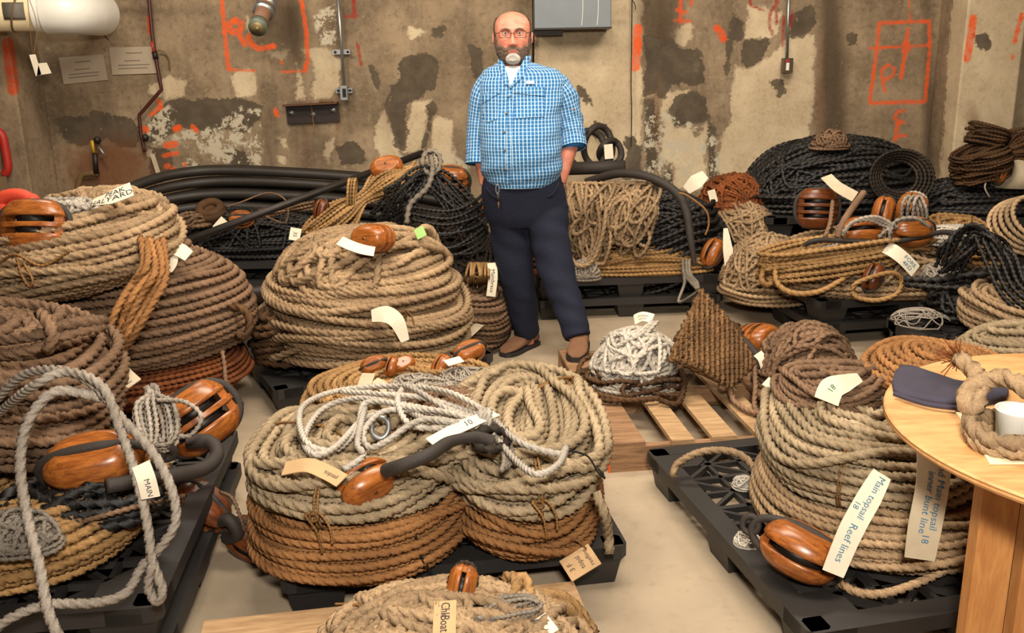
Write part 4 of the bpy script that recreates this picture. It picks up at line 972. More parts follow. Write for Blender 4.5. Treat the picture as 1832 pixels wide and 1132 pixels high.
setp(A.build('tarred_hank', ROPE['black'], None), 'black tarred rope hank gathered to an eye behind the big tan coil', 'rope hank')
A = Acc(); A.rope(spline([W(768, 270, 5.2), W(775, 300, 5.0), W(765, 335, 4.9), W(735, 365, 4.85), W(728, 400, 4.8)]), .018, False, 6); A.rope(np.array([W(772, 290, 5.1) + np.array([.05 * math.cos(t), .03 * math.sin(t), .06 * math.sin(t)]) for t in np.linspace(0, 6.283, 26, endpoint=False)]), .016, True, 6)
setp(A.build('rope_eye', ROPE['grey'], None), 'grey served rope eye above the tarred hank', 'rope')
A = Acc(); coil(A, (-.22, 5.05), .0, .34, .25, .3, .0145, w=.16, seed=54, k=6, jit=1); o = rootrope(A, 'rope_coil', 'brown', 'brown coil hanging over the pallet end beside the man')
A = Acc(); R_ = rng(55)
for i in range(11):
    x = 845 + i * 3.6; A.rope(spline([W(x - 5, 470, 4.95), W(x - 8 + R_.randn() * 3, 500, 4.85), G(x - 14 + R_.randn() * 8, 535, .06), G(x - 36 + R_.randn() * 10, 548, .02), G(x - 60, 540, .02)]), .0085, False, 6)
o = setp(A.build('line_hank', ROPE['gold'], None), 'thin golden line hank trailing onto the floor beside the man', 'rope hank')
A = Acc(); A.rope(np.array([W(862, 490, 4.92) + np.array([.06 * math.cos(t), .05 * math.sin(t), .01 * math.cos(2 * t)]) for t in np.linspace(0, 6.283, 26, endpoint=False)]), .0085, True, 6); A.build('lashing', ROPE['gold'], o)
tag(o, [W(880, 470, 4.85), W(882, 495, 4.83), W(878, 530, 4.82)], .05, (.1, -1, .1), [('Main', .03, .35, 0), ('brace', .03, .7, 0)], M_TAG)
o = empty('canvas_label', W(528, 420, 5.0), None, 'white numbered label beside the foot of the golden hank', 'label'); tag(o, [W(530, 408, 4.98), W(526, 430, 4.96)], .06, (0, -1, .2), [('35', .03, .5, 0)], M_TAG)
# pole and hoses by the wall
A = Acc(); A.tube(np.array([W(305, 442, 4.9), W(756, 274, 5.9)]), .022, 12); setp(A.build('black_pole', M_IRON, None), 'long black pole leaning across the hoses and the dark heap', 'pole')
M_HOSE = mat_plain('black_hose', (44, 38, 32), .55, 0, .2, 9, .25, .004)
hb_ = empty('hose_bundle', (-2.0, 6.9, .3), None, 'bundle of thick black hoses curving along the back wall', 'hose'); R_ = rng(56)
for i in range(13):
    j, l = i % 5, i // 5
    zt = .36 + .095 * j * .9; yy = 7.05 - .075 * l
    A = Acc(); A.tube(spline([(-2.95 - .03 * l, 6.0, .3 + .04 * j), (-2.85 + .03 * j, 6.55, zt + .02), (-2.35, yy, zt + .1), (-1.6, yy + .03, zt + .06 + R_.rand() * .02), (-.9, yy, zt + .0), (-.3, yy - .1, zt - .1)]), .036, 10); A.build('hose', M_HOSE, hb_)
for i in range(4):
    A = Acc(); A.tube(spline([(-.95, 6.15 - i * .08, .04 + .05 * i), (-1.5, 6.05 - i * .09, .04 + .045 * i), (-2.1, 5.8 - i * .1, .04 + .04 * i), (-2.6, 5.7 - i * .1, .04 + .03 * i)]), .035, 10); setp(A.build('thick_hawser', M_HOSE, None), 'thick dark hawser on the floor, ' + ('nearest', 'second from', 'third from', 'farthest from')[i] + ' the hose pallet', 'rope', 'dark hawsers on the floor')
A = Acc(); heap(A, (-1.95, 6.62), .26, .26, .72, .36, 46, .016, seed=57, align=.1, spread=.5, size=(.2, .5), asp=(.2, .5), k=6, per=6); rootrope(A, 'rope_heap', 'black', 'jumbled black rope heap under the black pole', None, 'rope')
block(W(432, 392, 6.15), (.95, 0, 0), (0, -.7, .7), 'dull orange block with a dark strop lying among the hoses', .17, 1)
A = Acc(); p = W(376, 378, 6.25)
for q, rr in ((0, .075), (.02, .07), (-.02, .06)): A.tube(np.array([p + np.array([rr * math.cos(t), rr * .8 * math.sin(t), q + rr * .5 * math.sin(t)]) for t in np.linspace(0, 6.283, 26, endpoint=False)]), .03, 8, True)
setp(A.build('rope_grommet', ROPE['dbrown'], None), 'small thick brown rope grommet among the hoses', 'rope ring')
A = Acc(); hank(A, W(466, 382, 6.1), W(562, 368, 6.1), .06, .011, 9, seed=58, pinch=(.55,)); A.rope(spline([W(466, 382, 6.05), W(510, 398, 6.0), W(512, 360, 6.05), W(480, 345, 6.1), W(430, 362, 6.1), W(405, 370, 6.1)]), .007, False, 6); setp(A.build('line_hank', ROPE['brown'], None), 'thin brown line hank with a loose loop lying on the hoses', 'rope hank')
A = Acc(); heap(A, W(342, 395, 6.2)[:2], W(342, 405, 6.2)[2], .06, .14, .1, 8, .014, seed=59, size=(.06, .12), k=6); rootrope(A, 'line_hank', 'brown', 'short tan rope tangle beside the brown grommet', None, 'rope hank')
o = empty('canvas_label', W(396, 404, 6.1), None, 'torn pale label beside the dull orange block', 'label'); tag(o, [W(386, 410, 6.1), W(402, 392, 6.12)], .06, (0, -.9, .4), [], M_TAG)

# ================================================================== tall stack at the left
A = Acc(); coil(A, (-1.72, 4.02), .14, .34, .50, .45, .0125, w=.2, seed=61, k=6, jit=1.0); o = rootrope(A, 'rope_coil', 'rust', 'rust-coloured thin coil at the bottom of the tall stack', 'coils in the tall stack')
A = Acc(); A.rope(spline([W(398, 628, 3.78), W(402, 655, 3.72), W(408, 700, 3.66), G(432, 722, .02)]), .012, False, 6); A.build('rope_end', ROPE['brown'], o)
A = Acc(); coil(A, (-1.75, 4.05), .3, .76, .55, .48, .0185, w=.26, seed=62, jit=.7, flare=.07, k=9, per=7, cross=2, tiltx=.05); o = rootrope(A, 'rope_coil', 'brown', 'dull brown coil in the middle of the tall stack', 'coils in the tall stack')
A = Acc(); A.rope(spline([W(398, 556, 3.95), W(430, 550, 3.9), W(447, 572, 3.88), W(440, 600, 3.86), W(422, 596, 3.86)]), .02); A.build('bight', ROPE['dbrown'], o)
o = empty('rag', W(318, 460, 3.85), None, 'crumpled white rag on the shoulder of the brown coil', 'rag')
tag(o, [W(300, 455, 3.82), W(318, 446, 3.8), W(338, 458, 3.8)], .07, (0, -.6, .8), [], M_TAG, name='cloth', taper=(.6, 1, .8)); tag(o, [W(306, 450, 3.79), W(304, 468, 3.77), W(296, 480, 3.76)], .06, (.2, -1, .2), [], M_TAG, name='cloth')
A = Acc(); pt = coil(A, (-1.93, 3.82), .64, .965, .54, .46, .0195, w=.3, seed=63, jit=1.0, cross=7, tiltx=.16, tilty=.06, flare=-.03, sq=2.2, k=9, per=7)
top = rootrope(A, 'rope_coil', 'tan', 'big tan coil with a peak halyard canvas label on top of the tall stack', 'coils in the tall stack')
A = Acc(); heap(A, (-1.75, 3.9), .88, .14, .3, .3, 14, .0195, seed=64, size=(.14, .28), k=9, per=7); A.build('top_turns', ROPE['tan'], top)
tag(top, [W(165, 362, 3.62), W(200, 352, 3.6), W(236, 338, 3.62)], .085, (0, -.55, .85), [('PEAK', .04, .6, .4), ('HALYARD', .04, .5, -.35)], M_TAG, taper=(.4, 1, 1))
A = Acc(); A.rope(spline([W(0, 470, 3.35), W(28, 455, 3.33), W(75, 475, 3.33), W(125, 448, 3.35)]), .007, False, 6); A.rope(spline([W(30, 460, 3.32), W(38, 490, 3.31), W(52, 512, 3.31), W(58, 500, 3.31), W(42, 470, 3.32)]), .007, False, 6); A.build('tie', ROPE['twine'], top)
A = Acc(); R_ = rng(65)
for i in range(7):
    q = i * 7; J = lambda x, y, Y: W(x + R_.randn() * 4, y + R_.randn() * 6, Y + R_.randn() * .025)
    A.rope(spline([J(255 + q * .9, 428 + q * .2, 3.60), J(258 + q * .95, 470 + q * .5, 3.42), J(228 + q * 1.1, 530 + q * .2, 3.33), J(205 + q * .7, 580 + q * .4, 3.3), J(185 + q * .4, 650, 3.34)]), .0165, False, 9, 7)
setp(A.build('rope_bight', ROPE['orange'], None), 'orange-brown bight hanging down the side of the tall stack', 'rope')
A = Acc(); heap(A, W(120, 385, 3.7)[:2], .95, .08, .2, .12, 16, .012, seed=66, size=(.08, .18), k=6); rootrope(A, 'line_hank', 'white', 'white line hank behind the three-slot block', None, 'rope hank')
block(W(62, 405, 3.5), (1, .05, -.02), (-.1, -.35, -1), 'three-slot varnished block with a dark strop on the big tan coil', .25, 2, B=.07)
# red straps and grey case by the left pilaster
M_REDS = mat_plain('red_webbing', (206, 66, 40), .7, 0, .12, 20, .3)
A = Acc()
for pts in (((-20, 372), (10, 352), (40, 350), (55, 362), (30, 378)), ((10, 380), (35, 362), (60, 358), (50, 375)), ((-20, 360), (15, 375), (50, 380))): A.tube(spline([W(x, y, 4.12) for x, y in pts]), .03, 8)
setp(A.build('red_strap', M_REDS, None), 'bright red webbing strap bundled behind the tall stack', 'strap')
A = Acc(); c = W(-40, 300, 6.4); M_CASE = mat_plain('beige_case', (130, 106, 80), .6); A.box(c + [-.1, 0, -.42], (.5, .5, .35), ch=.03); setp(A.build('equipment_case', M_CASE, None, smooth=False), 'larger beige case under the smaller one by the left pilaster', 'case'); A = Acc(); A.box(c + [-.12, 0, -.165], (.42, .42, .16), ch=.03); setp(A.build('equipment_case', M_CASE, None, smooth=False), 'smaller beige case on top by the left pilaster', 'case')
A = Acc(); A.box(c + [-.1, 0, -.93], (.6, .6, .68), ch=.02); setp(A.build('plinth', M_CEIL, None, smooth=False), 'low concrete plinth under the beige case', 'plinth')
A = Acc(); A.tube(spline([W(-20, 225, 6.74), W(2, 240, 6.74), W(10, 270, 6.74), W(14, 300, 6.74), W(8, 312, 6.74)]), .03, 10); setp(A.build('red_hose', M_REDH, None), 'red hose end hooked on the left pilaster', 'hose')

# ================================================================== near left pallet
A = Acc(); coil(A, (-1.42, 2.42), .26, .44, .40, .42, .0155, w=.16, seed=71, jit=1.0, cross=5); rootrope(A, 'rope_coil', 'gold', 'golden coil low on the near pallet under the white loop', 'coils on the near pallet')
A = Acc(); coil(A, (-1.72, 2.66), .42, .84, .52, .40, .0195, w=.26, seed=72, jit=.9, cross=4, tiltx=-.12, flare=-.04, sq=2.2); near = rootrope(A, 'rope_coil', 'brown', 'pinkish brown coil high on the near pallet', 'coils on the near pallet')
A = Acc()
for i in range(2):
    A.rope(spline([W(-20, 610 + i * 28, 2.32), W(60, 600 + i * 24, 2.28), W(120, 580 + i * 18, 2.3), W(190, 572 + i * 10, 2.38)]), .017)
A.rope(spline([W(72, 560, 2.3), W(85, 575, 2.24), W(95, 600, 2.22), W(85, 625, 2.24), W(100, 600, 2.26)]), .017); A.build('top_turns', ROPE['brown'], near)
A = Acc()
W_ = lambda pts: spline([W(x, y, Y) for x, y, Y in pts], False, 12)
A.rope(W_([(-20, 730, 2.3), (40, 672, 2.2), (110, 662, 2.12), (170, 690, 2.08), (215, 745, 2.05), (270, 805, 2.02), (305, 870, 2.0), (314, 930, 1.99), (290, 975, 1.98), (255, 1012, 1.97), (225, 1060, 1.93), (170, 1078, 1.9), (80, 1082, 1.88), (10, 1110, 1.86), (-20, 1140, 1.85)]), .0125, per=10)
A.rope(W_([(-10, 745, 2.3), (60, 690, 2.1), (120, 665, 2.1), (182, 690, 2.05), (212, 760, 2.03), (240, 840, 2.0), (262, 930, 1.98), (272, 1000, 1.96), (290, 1055, 1.95), (280, 1075, 1.95), (265, 1050, 1.95), (272, 1010, 1.95)]), .0125, per=10)
A.rope(W_([(182, 712, 2.1), (100, 700, 2.06), (50, 755, 2.03), (36, 830, 2.0), (48, 920, 1.96), (70, 1010, 1.9), (85, 1090, 1.86), (110, 1150, 1.84)]), .0135, per=10)
wloop = setp(A.build('white_loop', ROPE['dirtywhite'], None), 'heavy off-white rope thrown in big loops over the near pallet', 'rope')
tag(wloop, [W(252, 830, 1.99), W(262, 858, 1.97), W(270, 890, 1.97)], .042, (.2, -1, .25), [('MAIN', .018, .7, 0)], M_TAG)
block(W(172, 832, 2.34), (.95, .2, .1), (-.15, -.55, .85), 'large varnished block under a dark leather strop on the near pallet', .27, 1, B=.085, eye=1)
block(W(355, 748, 2.76), (.75, .45, .45), (-.5, .1, .8), 'large varnished block leaning at the pallet corner with two dark bands', .25, 2, B=.085)
A = Acc(); A.tube(spline([W(190, 870, 2.25), W(300, 850, 2.35), W(360, 840, 2.45), W(388, 815, 2.55), W(375, 790, 2.6), W(335, 790, 2.6)]), .021, 12); setp(A.build('leather_strop', M_LEATHER, None), 'thick bent leather-covered strop at the near pallet corner', 'strop')
A = Acc(); heap(A, W(150, 915, 2.3)[:2], .38, .06, .22, .1, 9, .018, seed=73, align=.2, size=(.14, .24), k=6); rootrope(A, 'strop_heap', 'black', 'black served strops lying under the large block', None, 'rope')
A = Acc(); hank(A, W(272, 695, 2.5), W(290, 800, 2.35), .055, .0085, 12, seed=74, pinch=(.1,)); A.rope(spline([W(280, 715, 2.45), W(330, 718, 2.42), W(360, 745, 2.4), (W(340, 778, 2.4)), W(305, 775, 2.42)]), .008, False, 6); setp(A.build('line_hank', ROPE['dirtywhite'], None), 'thin off-white hank with a round loop by the large leaning block', 'rope hank')
o = empty('canvas_label', W(215, 668, 2.6), None, 'grey lettered canvas label beside the orange bight', 'label'); tag(o, [W(192, 640, 2.9), W(210, 665, 2.85), W(236, 690, 2.8)], .07, (.2, -.7, .7), [('MAIN', .03, .7, 0)], M_TAGDIRTY)
A = Acc(); A.rope(spline([W(138, 935, 2.2), W(200, 918, 2.18), W(270, 900, 2.25), W(330, 888, 2.45)]), .0085, False, 6); setp(A.build('tackle_line', ROPE['brown'], None), 'thin brown line leading to the pair of blocks off the pallet', 'rope')
A = Acc(); heap(A, W(40, 985, 2.05)[:2], .42, .08, .1, .06, 9, .008, seed=75, size=(.05, .1), k=6); rootrope(A, 'line_hank', 'grey', 'small grey line hank on the golden coil', None, 'rope hank')
b_ = block(W(362, 905, 2.72), (.7, -.15, -.65), (.45, -.2, .75), 'single block with open slot hanging between the two front pallets', .2, 1, wood=M_WOODD)
block(W(450, 965, 2.72), (.85, -.25, -.45), (.4, -.3, .85), 'dark single block with a black strop next to the front coil', .19, 1, wood=M_WOODD)
A = Acc(); A.tube(spline([W(385, 935, 2.7), W(410, 930, 2.66), W(425, 955, 2.66), W(405, 962, 2.7)]), .022, 8); setp(A.build('strop', M_LEATHER, None), 'short black strop joining the two hanging blocks', 'strop')
A = Acc(); A.rope(spline([W(395, 880, 2.7), W(415, 890, 2.66), W(430, 925, 2.64), W(437, 950, 2.66)]), .007, False, 6); setp(A.build('tackle_line', ROPE['brown'], None), 'short thin line between the two hanging blocks', 'rope')
# ================================================================== wooden pallet: white hank, woven mat, fender
A = Acc(); heap(A, G(1138, 655, .2)[:2], .12, .18, .21, .2, 46, .0115, seed=81, align=.9, spread=.7, size=(.09, .2), asp=(.2, .55), k=9, per=8, layer=7, p=1.8); o = rootrope(A, 'line_hank', 'white', 'tangled white hank on the wooden pallet beside the woven mat', None, 'rope hank')
tag(o, [W(1135, 572, 4.1), W(1150, 566, 4.08), W(1168, 570, 4.06)], .05, (0, -.7, .7), [('mizzen', .018, .5, .2), ('topsail', .016, .5, -.4)], M_TAG)
A = Acc(); R_ = rng(82)
for dx in (0, 9, -8): A.rope(spline([W(1172 + dx * .5, 575, 4.02), W(1140 + dx, 605, 3.96), W(1112 + dx, 640, 3.9), W(1105 + dx, 665, 3.85), W(1130 + dx, 655, 3.86), W(1160, 630, 3.9)]), .0115, False, 9)
A.build('outer_turns', ROPE['white'], o)
A = Acc()
for i in range(16):
    R_ = rng(83 + i); c = G(1060 + 150 * R_.rand(), 672 + 30 * R_.rand(), .14); a1, a2 = .06 + .1 * R_.rand(), .04 + .07 * R_.rand(); an = R_.rand() * 3
    t = np.linspace(0, 6.283, 40, endpoint=False); x, y = a1 * np.cos(t), a2 * np.sin(t) * (1 + wob(R_, t, .2))
    A.rope(np.stack([c[0] + x * math.cos(an) - y * math.sin(an), c[1] + x * math.sin(an) + y * math.cos(an), .135 + .06 * R_.rand() + np.abs(wob(R_, t, .02))], -1), .0125, True, 6)
A.rope(spline([G(1085, 640, .22), G(1050, 640, .2), G(1036, 665, .16), G(1060, 700, .15), G(1120, 715, .15), G(1180, 712, .15)]), .0135, False, 9); A.rope(spline([G(1216, 655, .3), G(1224, 690, .2), G(1212, 722, .14), G(1180, 715, .15)]), .0135, False, 9)
rootrope(A, 'rope_heap', 'dbrown', 'muddy brown rope ends tangled round the white hank', None, 'rope')
A = Acc(); heap(A, G(1285, 640, .2)[:2] + np.array([.03, .22]), .12, .16, .2, .2, 20, .014, seed=84, size=(.08, .18), k=6); rootrope(A, 'rope_heap', 'dbrown', 'dark muddy rope heap propping up the woven mat', None, 'rope')
# woven mat
cA, cB, cC, cD = W(1250, 520, 4.18), W(1350, 652, 3.86), W(1306, 692, 3.72), W(1196, 640, 3.84)
A = Acc(); NR = 12; nv = nrm(np.cross(cB - cA, cD - cA)); nv = nv * (1 if nv @ np.array([0, -1, .4]) > 0 else -1)
for i in range(NR):
    v = i / (NR - 1); s = np.linspace(0, 1, 60)
    a, b = cA + (cD - cA) * v, cB + (cC - cB) * v
    P = a + np.outer(s, b - a) + np.outer(.03 * np.sin(math.pi * s) + .008 * np.sin(s * 44 + (i % 2) * math.pi), nv) + np.outer(.005 * np.sin(s * 44 + i), nrm(cD - cA))
    A.rope(P, .0155, False, 9, 8, var=.3 + .4 * ((i * 37) % 10) / 10)
    if i < NR - 1:                       # cross strands knit the rows together
        for s_ in np.arange(.05 + .04 * (i % 2), .97, .085):
            p = a + (b - a) * s_ + nv * (.03 * math.sin(math.pi * s_) + .013); q = p + (cD - cA) / (NR - 1) + (b - a) * .035
            A.rope(np.linspace(p - (q - p) * .25, q + (q - p) * .25, 6) + np.outer(np.sin(np.linspace(0, math.pi, 6)) * .008, nv), .011, False, 6, 6)
back = np.array([cA, cB, cC, cD]); A.loft(np.array([back - nv * .012, back + nv * .006 + 0]), True, False, .2)
mat_o = rootrope(A, 'woven_mat', 'mat', 'square mat of woven brown rope leaning on the wooden pallet', None, 'rope mat')
A = Acc(); A.rope(spline([cC + [0, 0, .01], G(1312, 715, .15), G(1340, 735, .14), G(1372, 742, .14)]), .0135, False, 9); A.rope(spline([cB, G(1352, 690, .2), G(1350, 725, .14), G(1362, 745, .14)]), .0125, False, 9); A.rope(spline([cC, G(1290, 690, .2), G(1300, 640, .25)]), .0125, False, 6); A.build('rope_tail', ROPE['brown'], mat_o)
A = Acc(); e = W(1240, 480, 5.3)
for q in (-4, 2, 7): A.rope(spline([cA + [0, .01, 0], W(1240 + q, 505, 4.5), W(1228 + q, 490, 4.9), W(1226 + q, 465, 5.35)]), .009, False, 6)
A.rope(spline([cA, W(1215, 540, 4.35), W(1225, 505, 4.6), W(1220, 480, 5.3)]), .009, False, 6)
A.build('lanyard', ROPE['grey'], mat_o)
# fender and blocks at the right of the pallet
fc = G(1442, 655, .2)[:2]
A = Acc(); heap(A, fc, .12, .24, .22, .2, 26, .0145, seed=86, align=.4, spread=.25, size=(.12, .22), asp=(.2, .5), k=6); o = rootrope(A, 'rope_fender', 'brown', 'woven brown rope fender lying behind the woven mat', None, 'fender')
A = Acc(); A.rope(spline([W(1408, 660, 3.95), W(1420, 640, 3.88), W(1450, 622, 3.88), W(1480, 628, 3.92), W(1492, 640, 3.95)]), .017, False, 9); A.rope(spline([W(1502, 625, 4.0), W(1508, 650, 3.95), W(1490, 690, 3.85), W(1440, 700, 3.8)]), .0135, False, 9); A.build('beckets', ROPE['brown'], o)
A = Acc(); A.tube(spline([W(1420, 668, 3.9), W(1460, 660, 3.86), W(1500, 640, 3.9), W(1512, 622, 4.05), W(1490, 612, 4.1)]), .019, 8); A.build('strop', M_LEATHER, o)
A = Acc(); A.tube(spline([W(1320, 600, 4.15), W(1345, 625, 4.05), W(1358, 645, 3.98), W(1352, 660, 3.95)]), .02, 8); setp(A.build('leather_strop', M_LEATHER, None), 'black leather strop between the woven mat and the three-slot block', 'strop')
block(W(1352, 605, 4.28), (.75, .55, .05), (.5, -.75, .2), 'three-slot block in shade behind the woven mat', .21, 3, strop=None)
block(W(1440, 598, 4.12), (.95, -.1, -.15), (.1, .3, 1), 'flat block with reddish edge behind the rope fender', .16, 1)
for pts, wd, lab in ((((1372, 678, 3.85), (1388, 688, 3.82), (1404, 704, 3.8)), .075, 'white paper label folded on the muddy rope'), (((1355, 632, 3.95), (1364, 642, 3.93), (1370, 660, 3.92)), .045, 'white cloth tie hanging beside the woven mat'), (((1464, 606, 4.0), (1475, 600, 4.02), (1488, 608, 4.0)), .06, 'dirty white cloth scrap behind the rope fender')):
    o = empty('canvas_label', W(*pts[1]), None, lab, 'label'); tag(o, [W(*p) for p in pts], wd, (0, -.7, .7), [], M_TAG, name='cloth')
A = Acc(); A.tube(spline([G(1062, 700, .16), G(1045, 695, .17), G(1038, 715, .13), G(1046, 738, .08), G(1036, 742, .09), G(1045, 715, .13)]), .0028, 6); setp(A.build('twine_loop', ROPE['blacktwine'], None), 'black twine loop hanging off the orange pallet edge', 'twine')

# ================================================================== pallet behind the man
A = Acc(); heap(A, (.86, 6.02), .26, .44, .60, .42, 46, .0175, seed=91, align=.05, spread=.16, size=(.4, .62), asp=(.15, .45), k=6, per=7); o = rootrope(A, 'rope_coil', 'black', 'long tarred black rope bundle on the pallet behind the man')
A = Acc()
for i in range(9):
    y = 360 + i * 15; A.rope(spline([W(1090, y + 70 - i * 3, 5.72), W(1170, y + 42, 5.62), W(1240, y + 14, 5.62), W(1283 - abs(i - 4) * 3, y + 8, 5.75), W(1292 - abs(i - 4) * 4, y, 5.95)]), .0175, False, 6)
A.build('front_turns', ROPE['black'], o)
A = Acc(); A.tube(spline([W(1050, 325, 6.0), W(1110, 310, 5.8), W(1165, 318, 5.68), W(1210, 345, 5.6), W(1228, 380, 5.55), W(1236, 430, 5.5), W(1243, 475, 5.48)]), np.interp(np.linspace(0, 1, 85), [0, .6, .8, 1], [.026, .028, .024, .012]), 10); setp(A.build('served_strop', M_LEATHER, None), 'thick black served strop arching over the tarred bundle', 'strop')
A = Acc(); heap(A, (.80, 5.68), .26, .14, .46, .14, 18, .0135, seed=92, align=.04, spread=.1, size=(.25, .42), asp=(.15, .3), k=6); rootrope(A, 'rope_heap', 'gold', 'golden rope turns squeezed under the tarred bundle', None, 'rope')
A = Acc(); heap(A, (.47, 5.95), .26, .43, .34, .32, 16, .0145, seed=93, size=(.14, .28), k=6)
R_ = rng(94); tt = np.linspace(0, 6.283, 36, endpoint=False)
for i in range(64):
    x0, y0 = (1018 + 62 * R_.rand(), 345 + 95 * R_.rand()) if i % 2 else (1095 + 66 * R_.rand(), 348 + 70 * R_.rand()); a_, b_ = 9 + 15 * R_.rand(), 22 + 38 * R_.rand(); sk = .25 * R_.randn() - (.25 if x0 > 1090 else 0)
    yy = np.clip(y0 + b_ * np.sin(tt), 328, 472); xx = x0 + a_ * np.cos(tt) * (1 + wob(R_, tt, .15)) + sk * (yy - y0); Y0 = 5.60 - .10 * i / 64
    A.rope(np.array([W(x, y, Y0 + .22 * max(0, 1 - (y - 326) / 60) ** 2 + .012 * math.sin(3 * t_ + i)) for x, y, t_ in zip(xx, yy, tt)]), .0145, True, 6)
o = rootrope(A, 'rope_hank', 'tan', 'pale tan hanks hanging over the front of the tarred bundle', None, 'rope hank')
A = Acc(); A.rope(spline([W(1085, 370, 5.45), W(1078, 420, 5.42), W(1060, 466, 5.42), W(1035, 475, 5.44), W(1018, 455, 5.5)]), .0155, False, 9); A.rope(spline([W(1068, 360, 5.46), W(1072, 420, 5.44), W(1050, 470, 5.44), W(1028, 470, 5.46)]), .0155, False, 6); A.build('bight', ROPE['tan'], o)
A = Acc(); heap(A, W(1048, 490, 5.5)[:2], .26, .1, .09, .07, 10, .01, seed=96, size=(.04, .08), k=6); rootrope(A, 'line_hank', 'dirtywhite', 'small frayed hank at the pallet edge behind the man', None, 'rope hank')
block(W(1275, 452, 5.62), (.45, .2, .85), (.75, -.6, .1), 'varnished block at the end of the tarred bundle', .19, 1)
block(W(957, 462, 5.55), (.95, .1, -.1), (.05, -.15, 1), 'banded block behind the man’s legs'.replace('’', ''), .2, 3)
o = empty('canvas_label', W(1303, 448, 5.55), None, 'long white canvas label hanging at the end of the tarred bundle', 'label'); tag(o, [W(1298, 408, 5.56), W(1302, 445, 5.53), W(1306, 480, 5.52)], .06, (0, -1, .1), [], M_TAG, taper=(.4, 1, 1))
for c_, rx, rz_, lb in ((W(1050, 268, 6.5), .13, .13, 'largest black rope ring against the pale wall panel'), (W(1092, 272, 6.45), .075, .08, 'small black rope ring holding a white label'), (W(1070, 262, 6.55), .1, .14, 'narrow black rope ring between two others on the wall')):
    A = Acc(); A.tube(np.array([c_ + np.array([rx * math.cos(t), .05 * math.sin(2 * t), rz_ * math.sin(t)]) for t in np.linspace(0, 6.283, 34, endpoint=False)]), .023, 8, True); setp(A.build('rope_ring', M_LEATHER, None), lb, 'rope ring')
A = Acc(); A.tube(np.array([W(1010, 302, 6.4), W(1118, 298, 6.3)]), .045, 12); setp(A.build('black_spar', M_LEATHER, None), 'stubby black leathered spar lying under the black rope rings', 'spar')
A = Acc(); A.box((.7, 6.7, .32), (.8, .5, .64)); setp(A.build('crate', mat_plain('dark_crate', (50, 42, 34), .8), None, smooth=False), 'dark crate behind the tarred bundle', 'crate')
o = empty('canvas_label', W(1088, 268, 6.38), None, 'white lettered label inside a black rope ring', 'label'); tag(o, [W(1088, 258, 6.38), W(1090, 284, 6.38)], .06, (0, -1, 0), [], M_TAG)
A = Acc(); A.tube(spline([W(1215, 345, 5.5), W(1230, 350, 5.48), W(1262, 375, 5.46), W(1268, 400, 5.46), W(1262, 420, 5.46)]), .006, 6); setp(A.build('twine_end', ROPE['twine'], None), 'orange twine end hanging on the tarred bundle', 'twine')
# rust-brown heap by the wall
A = Acc(); heap(A, (1.62, 6.35), .0, .58, .34, .34, 30, .015, seed=97, size=(.14, .3), k=6); rootrope(A, 'rope_heap', 'tan', 'tan rope heap on the floor between the tarred bundle and the black heap', None, 'rope')
A = Acc(); heap(A, (1.58, 6.45), .48, .26, .28, .2, 26, .0135, seed=98, size=(.1, .22), k=6); rootrope(A, 'rope_hank', 'rust', 'rust-brown hank against the peeling wall', None, 'rope hank')
o = empty('canvas_label', W(1245, 330, 6.1), None, 'torn cream cloth on the rust-brown hank', 'label'); tag(o, [W(1228, 340, 6.1), W(1245, 325, 6.08), W(1262, 312, 6.1)], .1, (0, -.9, .4), [], M_TAG, taper=(.6, 1, .6)); tag(o, [W(1272, 340, 6.0), W(1278, 362, 6.0)], .05, (0, -1, .2), [], M_TAG)

# ================================================================== pallet with the five blocks
A = Acc(); heap(A, (2.12, 5.35), .26, .26, .62, .52, 52, .0165, seed=101, size=(.18, .4), asp=(.3, .6), k=6, per=7); rootrope(A, 'rope_heap', 'tan', 'wide tan rope heap under the row of wooden blocks', None, 'rope')
A = Acc(); heap(A, W(1375, 440, 5.5)[:2], .14, .34, .28, .3, 26, .0145, seed=102, size=(.14, .28), k=6); rootrope(A, 'rope_heap', 'tan', 'tan rope heap beside the long hanging canvas label', None, 'rope')
A = Acc()
hank(A, W(1365, 478, 5.0), W(1660, 432, 5.05), .17, .016, 20, seed=103, pinch=(.9,), thick=.5); o = rootrope(A, 'rope_hank', 'gold', 'golden rope hank along the front edge of the five-block pallet', None, 'rope hank')
A = Acc(); A.rope(spline([W(1388, 470, 4.95), W(1390, 505, 4.85), W(1420, 524, 4.8), W(1470, 520, 4.8), W(1520, 490, 4.88), W(1560, 455, 4.95)]), .0165, False, 9); A.rope(spline([W(1372, 470, 5.0), W(1362, 498, 4.9), W(1372, 510, 4.88), W(1382, 505, 4.9)]), .0165, False, 9)
A.rope(spline([W(1525, 520, 4.8), W(1535, 505, 4.78), W(1590, 488, 4.78), W(1612, 500, 4.8), W(1605, 525, 4.76), W(1570, 537, 4.76), W(1535, 532, 4.78), W(1524, 520, 4.8)]), .0145, False, 9); A.build('front_bights', ROPE['gold'], o)
A = Acc(); hank(A, W(1415, 470, 4.95), W(1500, 445, 4.98), .06, .011, 12, seed=104, pinch=(0.,)); setp(A.build('line_hank', ROPE['dirtywhite'], None), 'off-white line hank tucked in the golden hank', 'rope hank')
A = Acc(); heap(A, W(1702, 408, 5.1)[:2], .52, .09, .14, .1, 18, .0085, seed=105, size=(.06, .13), k=6); rootrope(A, 'line_hank', 'white', 'white hank beyond the strapped block', None, 'rope hank')
A = Acc(); heap(A, W(1690, 470, 4.85)[:2], .34, .12, .12, .1, 16, .0085, seed=106, size=(.06, .11), k=6); rootrope(A, 'line_hank', 'dirtywhite', 'small off-white hank beside the golden hank', None, 'rope hank')
